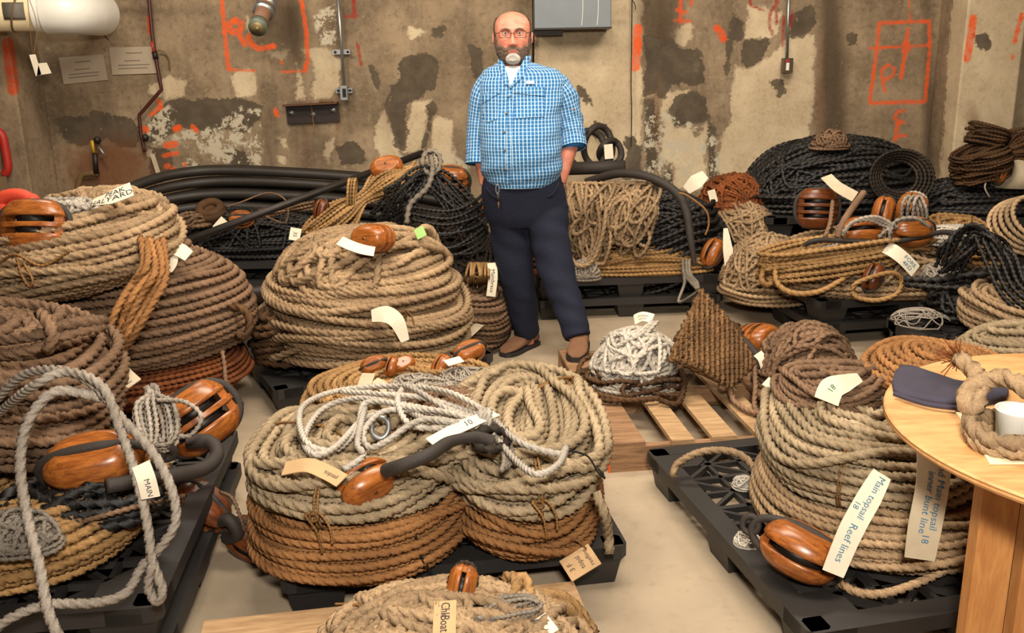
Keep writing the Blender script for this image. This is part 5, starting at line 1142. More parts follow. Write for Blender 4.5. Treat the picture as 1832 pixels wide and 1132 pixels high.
A = Acc(); heap(A, (2.72, 5.6), .26, .3, .34, .3, 20, .015, seed=107, align=.2, size=(.16, .3), k=6); rootrope(A, 'rope_heap', 'gold', 'golden rope heap behind the white hank', None, 'rope')
G5 = 'blocks on the five-block pallet'
block(W(1462, 373, 5.35), (.96, -.1, -.03), (.02, .15, 1), 'dark three-slot block at the end of the five-block row', .24, 3, wood=M_WOODD, group=G5)
block(W(1580, 380, 5.25), (.25, .2, .9), (.9, -.5, .05), 'upright orange block with a grey strop', .19, 1, strop='rope', group=G5)
block(W(1630, 375, 5.3), (.4, .2, .85), (.9, -.4, .1), 'round block wound with white rope', .2, 2, strop='white', group=G5)
block(W(1540, 414, 5.05), (.98, .0, .02), (.0, .45, .9), 'long block under white rope parts', .24, 1, strop='white', group=G5)
block(W(1630, 415, 5.0), (.98, .05, .02), (.0, -.3, .95), 'long pale orange block with a black strop', .24, 1, strop='leather', group=G5)
block(W(1562, 495, 4.85), (.4, .3, .8), (.8, -.6, .1), 'dark block inside the golden rope loop', .16, 1, wood=M_WOODD)
A = Acc(); B_ = Acc()
for q in range(3):
    A.rope(spline([W(1600 + q * 3, 408, 4.95), W(1580, 404 - q * 6, 4.96), W(1555, 394 - q * 3, 4.94), W(1525, 398, 4.95), W(1508, 416 + q * 3, 4.96)]), .012, False, 6)
    B_.rope(spline([W(1612 + q * 10, 395, 5.18), W(1616 + q * 10, 362, 5.15), W(1628 + q * 9, 352, 5.2), W(1640 + q * 8, 370, 5.16), W(1644 + q * 7, 392, 5.18)]), .0125, False, 6)
A.rope(spline([W(1572, 425, 4.92), W(1590, 410, 4.9), W(1592, 432, 4.9), W(1600, 398, 4.93), W(1635, 390, 4.92), W(1665, 408, 4.94)]), .013, False, 6)
setp(A.build('fall_line', ROPE['dirtywhite'], None), 'off-white fall rove through the two long blocks', 'rope'); setp(B_.build('fall_line', ROPE['dirtywhite'], None), 'off-white rope parts wound over the round block', 'rope')
A = Acc(); A.rope(spline([W(1490, 360, 5.2), W(1485, 400, 5.05), W(1475, 425, 5.0)]), .014, False, 9); A.tube(spline([W(1545, 345, 5.2), W(1530, 365, 5.12), W(1510, 395, 5.05), W(1498, 425, 5.02)]), .02, 8); setp(A.build('frayed_strop', ROPE['brown'], None), 'frayed grey-brown strop between the dark and upright blocks', 'strop')
o = empty('canvas_label', W(1497, 335, 5.2), None, 'stiff dirty canvas label sticking up behind the blocks', 'label'); tag(o, [W(1478, 315, 5.3), W(1500, 335, 5.2), W(1530, 352, 5.15)], .07, (0, -.8, .5), [], M_TAGDIRTY)
o = empty('canvas_label', W(1612, 468, 4.9), None, 'white canvas label lettered fore in blue on the golden hank', 'label'); tag(o, [W(1585, 442, 4.9), W(1600, 450, 4.87), W(1618, 464, 4.85), W(1638, 485, 4.84)], .085, (0, -.75, .6), [('FORE', .035, .72, .35), ('4RD', .035, .72, -.4)], M_TAG, M_INKB)
A = Acc(); A.tube(spline([W(1440, 438, 5.0), W(1460, 430, 4.97), W(1500, 430, 4.97), W(1600, 432, 4.93), W(1690, 415, 4.95), W(1730, 430, 4.9), W(1760, 435, 4.88)]), .015, 8); setp(A.build('served_stay', M_LEATHER, None), 'black served rope running in front of the long blocks', 'rope')
# black heap by the wall
A = Acc(); hb = (2.3, 6.52); heap(A, hb, .52, .44, .68, .42, 56, .019, seed=111, align=.12, spread=.16, size=(.35, .62), asp=(.2, .5), k=6, per=6); o = rootrope(A, 'rope_heap', 'black', 'long heap of black tarred rope against the graffiti wall', None, 'rope')
A = Acc()
for i in range(5):
    rr = .10 + .018 * i; c_ = W(1605, 315, 6.08); A.rope(np.array([c_ + np.array([rr * 1.2 * math.cos(t), -.03 - .012 * i + .05 * math.sin(t), rr * math.sin(t)]) for t in np.linspace(0, 6.283, 34, endpoint=False)]), .013, True, 6)
A.build('hanging_turns', ROPE['dark'], o)
A = Acc(); heap(A, W(1485, 268, 6.3)[:2], .94, .1, .13, .09, 14, .011, seed=112, size=(.07, .12), k=6); rootrope(A, 'line_hank', 'brown', 'small brown hank on top of the black heap', None, 'rope hank')
A = Acc(); heap(A, (3.3, 6.25), .52, .18, .55, .3, 30, .02, seed=113, align=.0, spread=.12, size=(.3, .5), asp=(.1, .3), k=6, per=6); rootrope(A, 'rope_heap', 'black', 'low black rope heap under the brown hank at the pilaster', None, 'rope')
A = Acc(); hank(A, W(1715, 305, 6.05), W(1850, 255, 6.15), .22, .0105, 40, seed=114, pinch=(.62,), thick=.5); hank(A, W(1735, 235, 6.2), W(1860, 262, 6.2), .14, .0105, 30, seed=115, pinch=(.55,), thick=.5)
o = rootrope(A, 'rope_hank', 'dbrown', 'big brown hank lashed in the middle before the right pilaster', None, 'rope hank')
A = Acc(); A.tube(spline([W(1768, 318, 5.95), W(1762, 335, 5.92), W(1770, 352, 5.92)]), .006, 6); A.build('string', ROPE['dirtywhite'], o)
A = Acc(); heap(A, W(1822, 310, 6.1)[:2], .7, .2, .2, .18, 0, .01, seed=3); setp(A.build('canvas_sack', M_TAGDIRTY, None), 'cream canvas sack under the big brown hank', 'sack')
block(W(1790, 310, 5.95), (.3, .1, .9), (.9, -.5, 0), 'small varnished block hanging beside the canvas sack', .13, 1)

# ================================================================== tarred rope pallet behind the table
A = Acc(); heap(A, (2.55, 4.5), .26, .22, .45, .2, 24, .016, seed=121, size=(.2, .36), k=6, per=6); o = rootrope(A, 'rope_heap', 'black', 'black tarred rope heap behind the round table', None, 'rope')
A = Acc(); R_ = rng(122)
for i in range(14):
    q = i * 6; J = lambda x, y, Y: W(x + R_.randn() * 9, y + R_.randn() * 8, Y + R_.randn() * .03)
    A.rope(spline([J(1672 + q * .5, 465 + q * .4, 4.45), J(1700 + q * .5, 425 + q * .35, 4.42), J(1745 + q * .2, 412 + q * .35, 4.4), J(1785 + q * .3, 440 + q * .4, 4.36), J(1810 + q * .3, 490 + q * .5, 4.3), J(1850, 530 + q * .6, 4.25)]), .0125, False, 6)
for i in range(5): A.rope(spline([W(1745 + i * 13, 422 + i * 5, 4.3), W(1765 + i * 13, 470 - i * 3, 4.22), W(1795 + i * 9, 530 - i * 8, 4.1), W(1850, 578 - i * 16, 4.0)]), .0125, False, 6)
A.rope(spline([W(1618, 498, 4.62), W(1680, 500, 4.5), W(1740, 490, 4.4), W(1840, 490, 4.3)]), .022, False, 6); A.rope(spline([W(1620, 508, 4.6), W(1700, 514, 4.45), W(1840, 506, 4.3)]), .018, False, 6); A.build('bights', ROPE['black'], o)
A = Acc(); c_ = W(1845, 405, 4.75)
for i in range(5): A.rope(np.array([c_ + np.array([(.22 - .02 * i) * math.cos(t), .1 * math.sin(t) - .02 * i, (.13 - .008 * i) * math.sin(t) + .015 * i]) for t in np.linspace(0, 6.283, 50, endpoint=False)]), .0135, True, 9)
rootrope(A, 'rope_coil', 'tan', 'pale tan coil standing behind the tarred rope')
A = Acc(); coil(A, (2.55, 4.2), .26, .46, .42, .28, .017, w=.17, seed=123, jit=.9, k=9, per=7, tilty=.1); rootrope(A, 'rope_coil', 'tan', 'dusty tan coil below the tarred bights')
A = Acc(); coil(A, (2.3, 3.72), .26, .42, .4, .2, .017, w=.13, seed=124, jit=.9, k=9, per=7); o = rootrope(A, 'rope_coil', 'greytan', 'grey-tan coil behind the round table top')
A = Acc(); A.rope(spline([G(1540, 690, .1), G(1538, 655, .2), G(1570, 622, .3), G(1610, 615, .3), G(1640, 630, .28)]), .017); A.rope(spline([G(1560, 690, .1), G(1575, 660, .2), G(1600, 650, .24), G(1640, 655, .24)]), .016); A.build('bight', ROPE['greytan'], o)
A = Acc(); heap(A, (1.72, 3.5), .1, .26, .24, .2, 20, .015, seed=125, size=(.1, .2), k=9); rootrope(A, 'rope_heap', 'gold', 'golden rope turns behind the rope-line coil', None, 'rope')
A = Acc(); heap(A, G(1648, 575, .28)[:2], .26, .07, .14, .14, 12, .0045, seed=126, size=(.07, .15), k=6, core=False); rootrope(A, 'line_hank', 'dirtywhite', 'thin white twine hank on the black pallet corner', None, 'rope hank')
A = Acc(); heap(A, G(1650, 600, .2)[:2], .1, .14, .16, .16, 12, .012, seed=127, size=(.08, .16), k=6); rootrope(A, 'rope_heap', 'black', 'black rope bights over the pallet corner behind the table', None, 'rope')

# ================================================================== reef line coil
cc = (1.12, 2.66)
A = Acc(); coil(A, cc, .14, .30, .365, .40, .0135, w=.2, seed=131, jit=.8, start=-80, end=100, k=9); rootrope(A, 'rope_coil', 'tan', 'pinkish tan coil lying on the lattice pallet under the reef line coil', 'coils beside the round table')
A = Acc(); pp = coil(A, (1.11, 2.72), .26, .50, .345, .37, .0155, w=.2, seed=132, jit=.7, cross=4, tilty=.05); reef = rootrope(A, 'rope_coil', 'greytan', 'grey-tan reef line coil with a blue lettered canvas strip', 'coils beside the round table')
tie(reef, pp, (-30, 95), -math.pi / 2 - .55, .0035, tails=False, rr=.014)
A = Acc(); coil(A, (1.06, 2.86), .44, .56, .19, .16, .0125, w=.12, seed=133, k=9, jit=.8); o = rootrope(A, 'rope_coil', 'brown', 'small pinkish coil on top with a cloth marked eighteen', 'coils beside the round table')
tag(o, [W(1478, 718, 2.66), W(1488, 695, 2.68), W(1510, 685, 2.7), W(1538, 675, 2.75)], .075, (0, -.75, .65), [('18', .026, .25, 0)], M_TAG, M_INKG, taper=(1, 1, .8, .4))
A = Acc(); po = coil(A, (1.50, 2.92), .14, .62, .27, .30, .0145, w=.18, seed=134, jit=.7, lean=(-.10, -.06), k=9); bunt = rootrope(A, 'rope_coil', 'orange', 'orange-brown buntline coil beside the round table', 'coils beside the round table')
A = Acc(); A.rope(spline([W(1672, 815, 2.3), W(1655, 850, 2.22), W(1645, 880, 2.2), W(1652, 930, 2.18), W(1650, 990, 2.14)]), .0065, False, 6); A.build('tie', ROPE['twine'], bunt)
tag(reef, [W(1578, 848, 2.2), W(1555, 890, 2.17), W(1522, 950, 2.14), W(1490, 1026, 2.12)], .062, (-.1, -.9, .4), [('Main topsail', .026, .24, .15), ('18', .022, .36, -.6), ('Reef lines', .028, .70, .0)], M_TAG, M_INKB, taper=(.8, 1, 1, .9))
tag(bunt, [W(1672, 815, 2.24), W(1668, 870, 2.19), W(1655, 940, 2.14), W(1645, 1000, 2.12)], .085, (-.05, -.95, .3), [('and Main topsail', .028, .38, .45), ('inner bunt line', .028, .46, -.15), ('18', .026, .8, .1)], M_TAGDIRTY, M_INKB, taper=(1.1, 1, 1, .9))
A = Acc(); A.rope(spline([G(1205, 852, .17), G(1212, 830, .2), G(1255, 808, .24), G(1310, 808, .24), G(1345, 830, .2), G(1362, 860, .2)]), .0145); A.build('rope_end', ROPE['tan'], reef); A = Acc(); A.rope(spline([G(1490, 1030, .16), G(1530, 1058, .155), G(1590, 1060, .155), G(1680, 1025, .16), G(1740, 980, .2)]), .0135)
A.build('rope_end', ROPE['tan'], reef)
block(G(1432, 985, .225), (.75, -.5, -.25), (.3, .1, .9), 'varnished block with a black strop on the lattice pallet', .225, 1, B=.09, H=.065, eye=-1)
for p, nm in ((G(1332, 855, .17), 'small white twine knot on the lattice pallet by the rope end'), (G(1338, 955, .17), 'small white twine hank behind the block on the lattice pallet')):
    A = Acc(); heap(A, p[:2], .135, .03, .04, .04, 8, .004, seed=int(p[0] * 100), size=(.02, .04), k=6); rootrope(A, 'twine_knot', 'white', nm, None, 'twine')

# ================================================================== round table
M_PLY = mat_wood('plywood', (226, 178, 118), (196, 140, 84), (2.2, 9, 9), .5, .08)
M_PINE = mat_wood('pine_stud', (206, 146, 84), (178, 116, 62), (20, 20, 3), .55, .1)
tc = np.array([1.40, 1.90]); TR = .54; TZ = .75
root = empty('round_table', (tc[0], tc[1], 0), None, 'round plywood table with pine stud legs', 'table')
A = Acc(); t = np.linspace(0, 2 * math.pi, 72, endpoint=False); ring = lambda r_, z: np.stack([r_ * np.cos(t), r_ * np.sin(t), np.full_like(t, z)], -1)
A.loft(np.array([ring(TR - .004, TZ - .02), ring(TR, TZ - .016), ring(TR, TZ - .004), ring(TR - .004, TZ)]), True, False); A.build('table_top', M_PLY, root, local=True, smooth=False)
for f in (.3, .7):
    A = Acc(); A.loft(np.array([ring(TR + .0008, TZ - .02 + .02 * f - .001), ring(TR + .0008, TZ - .02 + .02 * f + .001)]), False, False); A.build('ply_edge_line', mat_plain('ply_line', (150, 96, 52), .7), root, local=True)
for x, y, x2, y2 in ((-.28, .05, 0, 0), (-.14, .09, 0, 0), (.3, -.25, .34, -.27), (.3, .3, .33, .32)):
    A = Acc(); rings = [[(xx + a, yy + b, z) for a, b in ((-.045, -.02), (.045, -.02), (.045, .02), (-.045, .02))] for xx, yy, z in ((x2 if 0 else x, y2 if 0 else y, 0), (x, y, TZ - .02))]
    A.loft(np.array(rings), True, False); A.build('leg', M_PINE, root, local=True, smooth=False)
tz = TZ
T_ = lambda x, y, z=tz: G(x, y, z)
# navy cap
M_NAVYC = mat_plain('navy_cloth', (62, 58, 72), .9, 0, .12, 30, .3)
P = [T_(1598, 703), T_(1612, 660), T_(1680, 678), T_(1720, 690), T_(1790, 690), T_(1800, 715), T_(1735, 730), T_(1660, 722)]
ctr = np.mean(P, 0); A = Acc(); ring0 = spline(P, True, 3); rings = [ring0, ring0 + [0, 0, .01], ctr + (ring0 - ctr) * .985 + [0, 0, .014], ctr + (ring0 - ctr) * .8 + [0, 0, .016], ctr + (ring0 - ctr) * .4 + [0, 0, .012]]
A.loft(np.array(rings), True, False); o = setp(A.build('folded_cap', M_NAVYC, None), 'dark navy folded cap lying on the round table', 'cap')
A = Acc(); A.tube(spline([T_(1600, 704, tz + .012), T_(1660, 723, tz + .012), T_(1735, 732, tz + .012)]), .006, 6); A.build('seam', M_NAVYC, o)
# paper, rope ring, cup
M_PAPER = mat_plain('cream_paper', (240, 228, 190), .7, 0, .04, 10, .1)
P = np.array([T_(1708, 738), T_(1790, 742), T_(1900, 742), T_(1900, 830), T_(1770, 832), T_(1745, 790)]); A = Acc(); A.loft(np.array([P + [0, 0, .001], P + [0, 0, .005]]), True, False); setp(A.build('cream_paper', M_PAPER, None, smooth=False), 'cream paper sheet under the rope ring on the table', 'paper')
A = Acc(); rr = .0215
A.rope(W_([(1712, 640, 1.98), (1735, 655, 1.95), (1755, 690, 1.9), (1740, 735, 1.86), (1728, 715, 1.88), (1740, 690, 1.9), (1790, 675, 1.88), (1830, 690, 1.82), (1860, 720, 1.8)]), rr, per=10)
o = rootrope(A, 'knotted_rope', 'tan', 'thick frayed rope with a knot lying on the round table', None, 'rope')
A = Acc(); R_ = rng(140)
for i in range(40): p = W(1712 + R_.randn() * 5, 640 + R_.randn() * 5, 1.98); A.tube(np.array([p, p + np.array([-.03 + .02 * R_.randn(), -.01 * R_.rand(), .02 * R_.randn() + .01])]), .0012, 4)
A.build('frayed_end', ROPE['rust'], o)
gc = T_(1806, 782, tz + .02)
A = Acc()
for i in range(2): A.rope(np.array([gc + np.array([.075 * math.cos(t), .085 * math.sin(t), .018 * i + .006 * math.sin(3 * t)]) for t in np.linspace(0, 6.283, 40, endpoint=False)]), .02, True, 9)
rootrope(A, 'rope_ring', 'tan', 'thick brown rope ring round the paper cup on the table', None, 'rope ring')
c_ = gc + np.array([.012, .0, -.015]); A = Acc(); k = 28; t = np.linspace(0, 6.283, k, endpoint=False)
cr_ = lambda r_, z: c_ + np.stack([r_ * np.cos(t), r_ * np.sin(t), np.full_like(t, z)], -1)
A.loft(np.array([cr_(.036, 0), cr_(.044, .075), cr_(.046, .078), cr_(.044, .08), cr_(.041, .076), cr_(.034, .006)]), True, False); setp(A.build('paper_cup', M_WHITEM, None), 'white paper cup standing inside the rope ring', 'cup')
# ------------------------------------------------------------------ the man
MY = 4.85
def Mw(x, y, dy=0.0): return W(x, y, MY + dy)
def sell(t, e): return np.sign(np.cos(t)) * np.abs(np.cos(t)) ** (2 / e), np.sign(np.sin(t)) * np.abs(np.sin(t)) ** (2 / e)
def body_rings(rows, k=64, e=2.35, grow=0.0, sub=5):
    """rows: (py, pxL, pxR, half depth, forward shift); rings start at the back so the cloth seam is there"""
    rows = np.array(rows, float); u = np.linspace(0, len(rows) - 1, (len(rows) - 1) * sub + 1)
    S = np.stack([np.interp(u, np.arange(len(rows)), rows[:, i]) for i in range(5)], 1)
    ker = np.array([1, 2, 3, 2, 1]) / 9.0; Sp = np.concatenate([S[:1], S[:1], S, S[-1:], S[-1:]]); S[1:-1] = np.stack([np.convolve(Sp[:, i], ker, 'valid') for i in range(5)], 1)[1:-1]
    t = math.pi / 2 + np.linspace(0, 2 * math.pi, k, endpoint=False); out = []
    for py, xl, xr, d, fw in S:
        a, b = Mw(xl, py), Mw(xr, py); c = (a + b) / 2; hw = (b[0] - a[0]) / 2 + grow; cx, sy = sell(t, e)
        out.append(np.stack([c[0] + hw * cx, MY - fw + (d + grow) * sy, np.full(k, c[2])], -1))
    return np.array(out)
def limb_rings(pts, rad, k=32, sub=6, fx=1.0):
    P = spline(pts, False, sub); r = np.interp(np.linspace(0, 1, len(P)), np.linspace(0, 1, len(rad)), rad)
    t_, a, b = frames(P, False)
    back = np.array([0, 1.0, 0]); A_ = back[None] - t_ * (t_ @ back)[:, None]; A_ /= np.linalg.norm(A_, axis=1)[:, None]; B_ = np.cross(t_, A_)
    an = np.linspace(0, 2 * math.pi, k, endpoint=False)
    return P[:, None] + r[:, None, None] * (np.cos(an)[None, :, None] * A_[:, None] * fx + np.sin(an)[None, :, None] * B_[:, None])
def folds(rings, amp, seed, freq=1.0):
    R = rng(seed); R_ = rings.copy(); c = rings.mean(1, keepdims=True); n = rings - c; n /= np.maximum(np.linalg.norm(n, axis=2, keepdims=True), 1e-6)
    m, k = rings.shape[:2]; v = np.linspace(0, 1, m)[:, None]; th = np.linspace(0, 2 * math.pi, k, endpoint=False)[None]
    f = 0
    for i in range(9): f = f + R.randn() * np.sin(freq * (2 + 9 * R.rand()) * v * 3 + round(1 + 4 * R.rand()) * th + 6.28 * R.rand()) / 3
    return R_ + n * (amp * f)[..., None]
def cloth_obj(name, rings, mat, parent, drop=None, cap=False, th=.0):
    m, k = rings.shape[:2]
    i, j = np.meshgrid(np.arange(m - 1), np.arange(k), indexing='ij'); a = i * k + j; b = i * k + (j + 1) % k
    Q = np.stack([a, b, b + k, a + k], -1).reshape(-1, 4); V = rings.reshape(-1, 3)
    if drop is not None:
        cx, cy = proj(V[Q].mean(1)); keep = ~(drop(cx, cy) & (V[Q].mean(1)[:, 1] < MY)); Q = Q[keep]
    A = Acc(); A.add(V, Q)
    if cap: A.add(np.concatenate([rings[-1], rings[-1].mean(0)[None]]), None, [(k, q, (q + 1) % k) for q in range(k)])
    o = A.build(name, mat, parent)
    d = np.linalg.norm(np.diff(rings, axis=1, append=rings[:, :1]), axis=2); u = np.concatenate([np.zeros((m, 1)), np.cumsum(d, 1)[:, :-1]], 1); u = u - u[:, k // 2:k // 2 + 1]
    u = u * 0 + (np.cumsum(d.mean(0)) - d.mean(0).cumsum()[k // 2])[None] * .5 + u * .5
    w = np.concatenate([[0], np.cumsum(np.linalg.norm(np.diff(rings.mean(1), axis=0), axis=1))])[:, None] + u * 0
    C = np.stack([u, w, u * 0], -1).reshape(-1, 3); n = len(o.data.vertices)
    if len(C) < n: C = np.concatenate([C, np.zeros((n - len(C), 3))])
    at = o.data.attributes.new('cloth', 'FLOAT_VECTOR', 'POINT'); at.data.foreach_set('vector', C.astype(np.float32).ravel())
    return o
def mat_plaid():
    t = NT('blue_checked_shirt'); v = t.attr('cloth').outputs['Vector']; sx = t.n('ShaderNodeSeparateXYZ'); t.t.links.new(v, sx.inputs[0])
    def lines(s, per, wd, ph=0.0):
        f = t.math('FRACT', t.math('ADD', t.math('MULTIPLY', s, 1 / per), 50 + ph)); return t.ramp(t.math('ABSOLUTE', t.math('SUBTRACT', f, .5)), .5 * wd + .045, .5 * wd - .015)
    X, Y = sx.outputs[0], sx.outputs[1]; per = .0178
    c = t.mix(t.math('MULTIPLY', lines(X, per, .40, .5), .55), s2l((74, 140, 186)), s2l((22, 76, 134)))
    c = t.mix(t.math('MULTIPLY', lines(Y, per, .40, .5), .5), c, s2l((22, 82, 138)))
    w = t.math('MAXIMUM', t.math('MULTIPLY', lines(X, per, .09), .92), t.math('MULTIPLY', lines(Y, per, .06), .55))
    c = t.mix(w, c, s2l((232, 236, 230))); t.col(c); t.rough(.85); t.b.inputs['Specular IOR Level'].default_value = .2
    t.bump(t.noise(22, 4, .6, t.obj()), .6, .016); return t.m
M_SHIRT = mat_plaid()
t = NT('skin'); n = t.noise(28, 4, .6, t.obj()); t.col(t.mix(t.ramp(n, .3, .7), s2l((212, 140, 114)), s2l((192, 116, 94)))); t.rough(.5); t.b.inputs['Subsurface Weight'].default_value = .08; t.b.inputs['Subsurface Radius'].default_value = (.02, .008, .004); M_SKIN = t.m
M_NAVY = mat_plain('navy_trousers', (31, 34, 48), .85, 0, .12, 12, .35, .006, .2)
M_TEE = mat_plain('white_tee', (240, 238, 236), .85, 0, .03, 30, .2)
M_SUEDE = mat_plain('brown_suede', (116, 80, 54), .85, 0, .14, 18, .3)
M_SOLE = mat_plain('black_sole', (34, 30, 28), .7, 0, .1, 20, .2)
M_HAIR = mat_plain('brown_hair', (78, 58, 44), .7, 0, .3, 90, .9, .004)
M_BEARD = mat_plain('grizzled_beard', (128, 104, 86), .8, 0, .4, 200, 1.0, .005)
M_GOATEE = mat_plain('white_goatee', (216, 208, 198), .8, 0, .15, 140, 1.0, .005)
M_LIP = mat_plain('lips', (168, 98, 86), .5, 0, .05, 30, 0)
M_BTN = mat_plain('grey_button', (120, 112, 104), .4)

man = empty('person', (Mw(935, 600)[0], MY, 0), None, 'bearded man in a blue checked shirt and navy trousers, hands in pockets', 'person')
TORSO = [(112, 888, 952, .062, .0), (118, 876, 972, .075, .0), (126, 864, 1000, .09, .0), (140, 858, 1012, .112, .005), (165, 857, 1010, .13, .012), (200, 858, 1004, .15, .03), (235, 858, 1003, .168, .05), (265, 859, 1004, .178, .06), (295, 861, 1004, .172, .058), (315, 866, 1002, .155, .05), (329, 876, 992, .14, .05)]
shirt_r = folds(body_rings(TORSO, 96), .0045, 7, 1.6)
vneck = [(894, 108), (947, 100), (936, 122), (912, 160)]
cloth_obj('shirt', shirt_r, M_SHIRT, man, lambda x, y: poly_f(x, y, vneck) > 0)
A = Acc(); A.loft(body_rings([(r_[0], r_[1] + 3, r_[2] - 3, r_[3] - .012, r_[4]) for r_ in TORSO[1:6]], 48), False); A.build('undershirt', M_TEE, man)
for pts, rad, nm in (([Mw(882, 144), Mw(867, 172, .01), Mw(860, 215, .02), Mw(857, 255, .0), Mw(856, 292, -.03)], [.066, .074, .069, .066, .062], 0), ([Mw(984, 142), Mw(1006, 172, .01), Mw(1016, 210, .02), Mw(1022, 240, .0), Mw(1025, 263, -.03)], [.062, .076, .074, .07, .067], 1)):
    rr = folds(limb_rings(pts, rad, 48, 7), .004, 9 + nm, 1.5); sl = cloth_obj('sleeve', rr, M_SHIRT, man)
    d = nrm(np.array(pts[-1]) - np.array(pts[-2])); q = np.array(pts[-1]); cf = limb_rings([q - d * .045, q - d * .02, q + d * .004], [rad[-1] + .006] * 3, 40, 4); cloth_obj('cuff', folds(cf, .002, 21, 1), M_SHIRT, sl)
    A = Acc(); A.tube(spline([q - d * .01, q + d * .003, q + d * .004]), rad[-1] - .004, 24, cap=True); A.build('cuff_lining', M_SHIRT, sl)
A = Acc(); b_ = Mw(1027, 195, -.075); A.tube(np.array([b_, b_ - [0, .006, 0]]), .007, 10); A.build('button', M_BTN, man)
# collar, placket, pockets, buttons lie on the front of the shirt
def on_shirt(x, y, lift=.004):
    d = ray(x, y); V = shirt_r.reshape(-1, 3); V = V[V[:, 1] < MY + .02]; px, py = proj(V); i = np.argsort((px - x) ** 2 + (py - y) ** 2)[:4]; wgt = 1 / (1 + ((px[i] - x) ** 2 + (py[i] - y) ** 2)); yy = (V[i, 1] * wgt).sum() / wgt.sum()
    p = W(x, y, yy); return p + (CAM - p) / np.linalg.norm(CAM - p) * lift
def patch(name, quad, n=8, m=8, lift=.007, parent=man, mat=None, th=.004):
    q = np.array(quad, float); rows = []
    for v in np.linspace(0, 1, m): rows.append([on_shirt(*((q[0] * (1 - u) + q[1] * u) * (1 - v) + (q[3] * (1 - u) + q[2] * u) * v), lift) for u in np.linspace(0, 1, n)])
    F = np.array(rows); i, j = np.meshgrid(np.arange(m - 1), np.arange(n - 1), indexing='ij'); a = i * n + j; Q = np.stack([a, a + n, a + n + 1, a + 1], -1).reshape(-1, 4)
    A = Acc(); A.add(F.reshape(-1, 3), Q)
    bd = [(0, j) for j in range(n)] + [(i, n - 1) for i in range(1, m)] + [(m - 1, j) for j in range(n - 2, -1, -1)] + [(i, 0) for i in range(m - 2, 0, -1)]
    E1 = np.array([F[p] for p in bd]); E2 = E1 + np.array([0, .012, 0]); A.loft(np.array([E1, E2]), False)
    o = A.build(name, mat or M_SHIRT, parent); nV = len(o.data.vertices)
    C = np.stack([F[..., 0], F[..., 2], F[..., 0] * 0], -1).reshape(-1, 3); C = np.concatenate([C, np.stack([E1[:, 0], E1[:, 2], E1[:, 0] * 0], -1), np.stack([E1[:, 0], E1[:, 2], E1[:, 0] * 0], -1)])[:nV]
    at = o.data.attributes.new('cloth', 'FLOAT_VECTOR', 'POINT'); at.data.foreach_set('vector', C.astype(np.float32).ravel()); return o
patch('collar', [(890, 106), (899, 104), (915, 158), (903, 150)], 5, 12, .012); patch('collar', [(940, 100), (952, 99), (936, 136), (911, 160)], 5, 12, .012)
patch('placket', [(908, 160), (917, 160), (914, 328), (904, 330)], 4, 24, .003)
pk = patch('pocket', [(922, 168), (972, 168), (974, 208), (919, 212)], 10, 8, .006); patch('pocket_flap', [(924, 155), (974, 156), (974, 172), (921, 166)], 10, 5, .012, pk)
pk = patch('pocket', [(862, 182), (890, 168), (890, 212), (864, 222)], 8, 8, .006); patch('pocket_flap', [(860, 172), (893, 156), (893, 166), (862, 186)], 8, 5, .012, pk)
patch('shirt_label', [(941, 145), (956, 145), (956, 150), (941, 150)], 4, 3, .014, man, M_TEE)
for x, y in ((910, 172), (906, 202), (902, 236), (903, 268), (905, 302), (922, 165)):
    b_ = on_shirt(x, y, .009); A = Acc(); A.tube(np.array([b_ + [0, .006, 0], b_ - [0, .003, 0]]), .0065, 10); A.build('button', M_BTN, man)
# trousers: hips and legs grown together
def remesh(name, acc, vox, mat, parent, smooth_it=6, label=None):
    me = acc.data('tmp', None, np.array(parent.location)); o = bpy.data.objects.new('tmp', me); COL.objects.link(o)
    m = o.modifiers.new('r', 'REMESH'); m.mode = 'VOXEL'; m.voxel_size = vox; m.use_smooth_shade = True
    if smooth_it: s_ = o.modifiers.new('s', 'SMOOTH'); s_.factor = .5; s_.iterations = smooth_it
    dg = bpy.context.evaluated_depsgraph_get(); nm = bpy.data.meshes.new_from_object(o.evaluated_get(dg)); bpy.data.objects.remove(o)
    nm.materials.clear(); nm.materials.append(mat); nm.name = name
    q = bpy.data.objects.new(name, nm); COL.objects.link(q); q.parent = parent; return q
HIPS = [(306, 868, 1002, .145, .035), (318, 864, 1004, .15, .035), (335, 861, 1010, .15, .025), (360, 863, 1014, .15, .01), (385, 868, 1015, .145, .0), (402, 876, 1012, .12, .0)]
LEGL = [Mw(908, 372, 0), Mw(915, 430, .02), Mw(924, 490, .03), Mw(934, 545, .06), Mw(943, 596, .12)]; RL = [.115, .108, .098, .082, .073]
LEGR = [Mw(978, 372, -.02), Mw(984, 430, -.08), Mw(1000, 500, -.16), Mw(1018, 550, -.24), Mw(1034, 604, -.32)]; RR_ = [.115, .105, .092, .078, .071]
A = Acc(); A.loft(body_rings(HIPS, 56)); A.loft(folds(limb_rings(LEGL, RL, 36, 8), .004, 31, 2)); A.loft(folds(limb_rings(LEGR, RR_, 36, 8), .004, 32, 2))
remesh('trousers', A, .009, M_NAVY, man, 3)
A = Acc(); A.loft(body_rings([(304, 869, 1001, .152, .035), (316, 865, 1003, .155, .035)], 56), False); A.build('belt', mat_plain('belt', (26, 24, 26), .5), man)
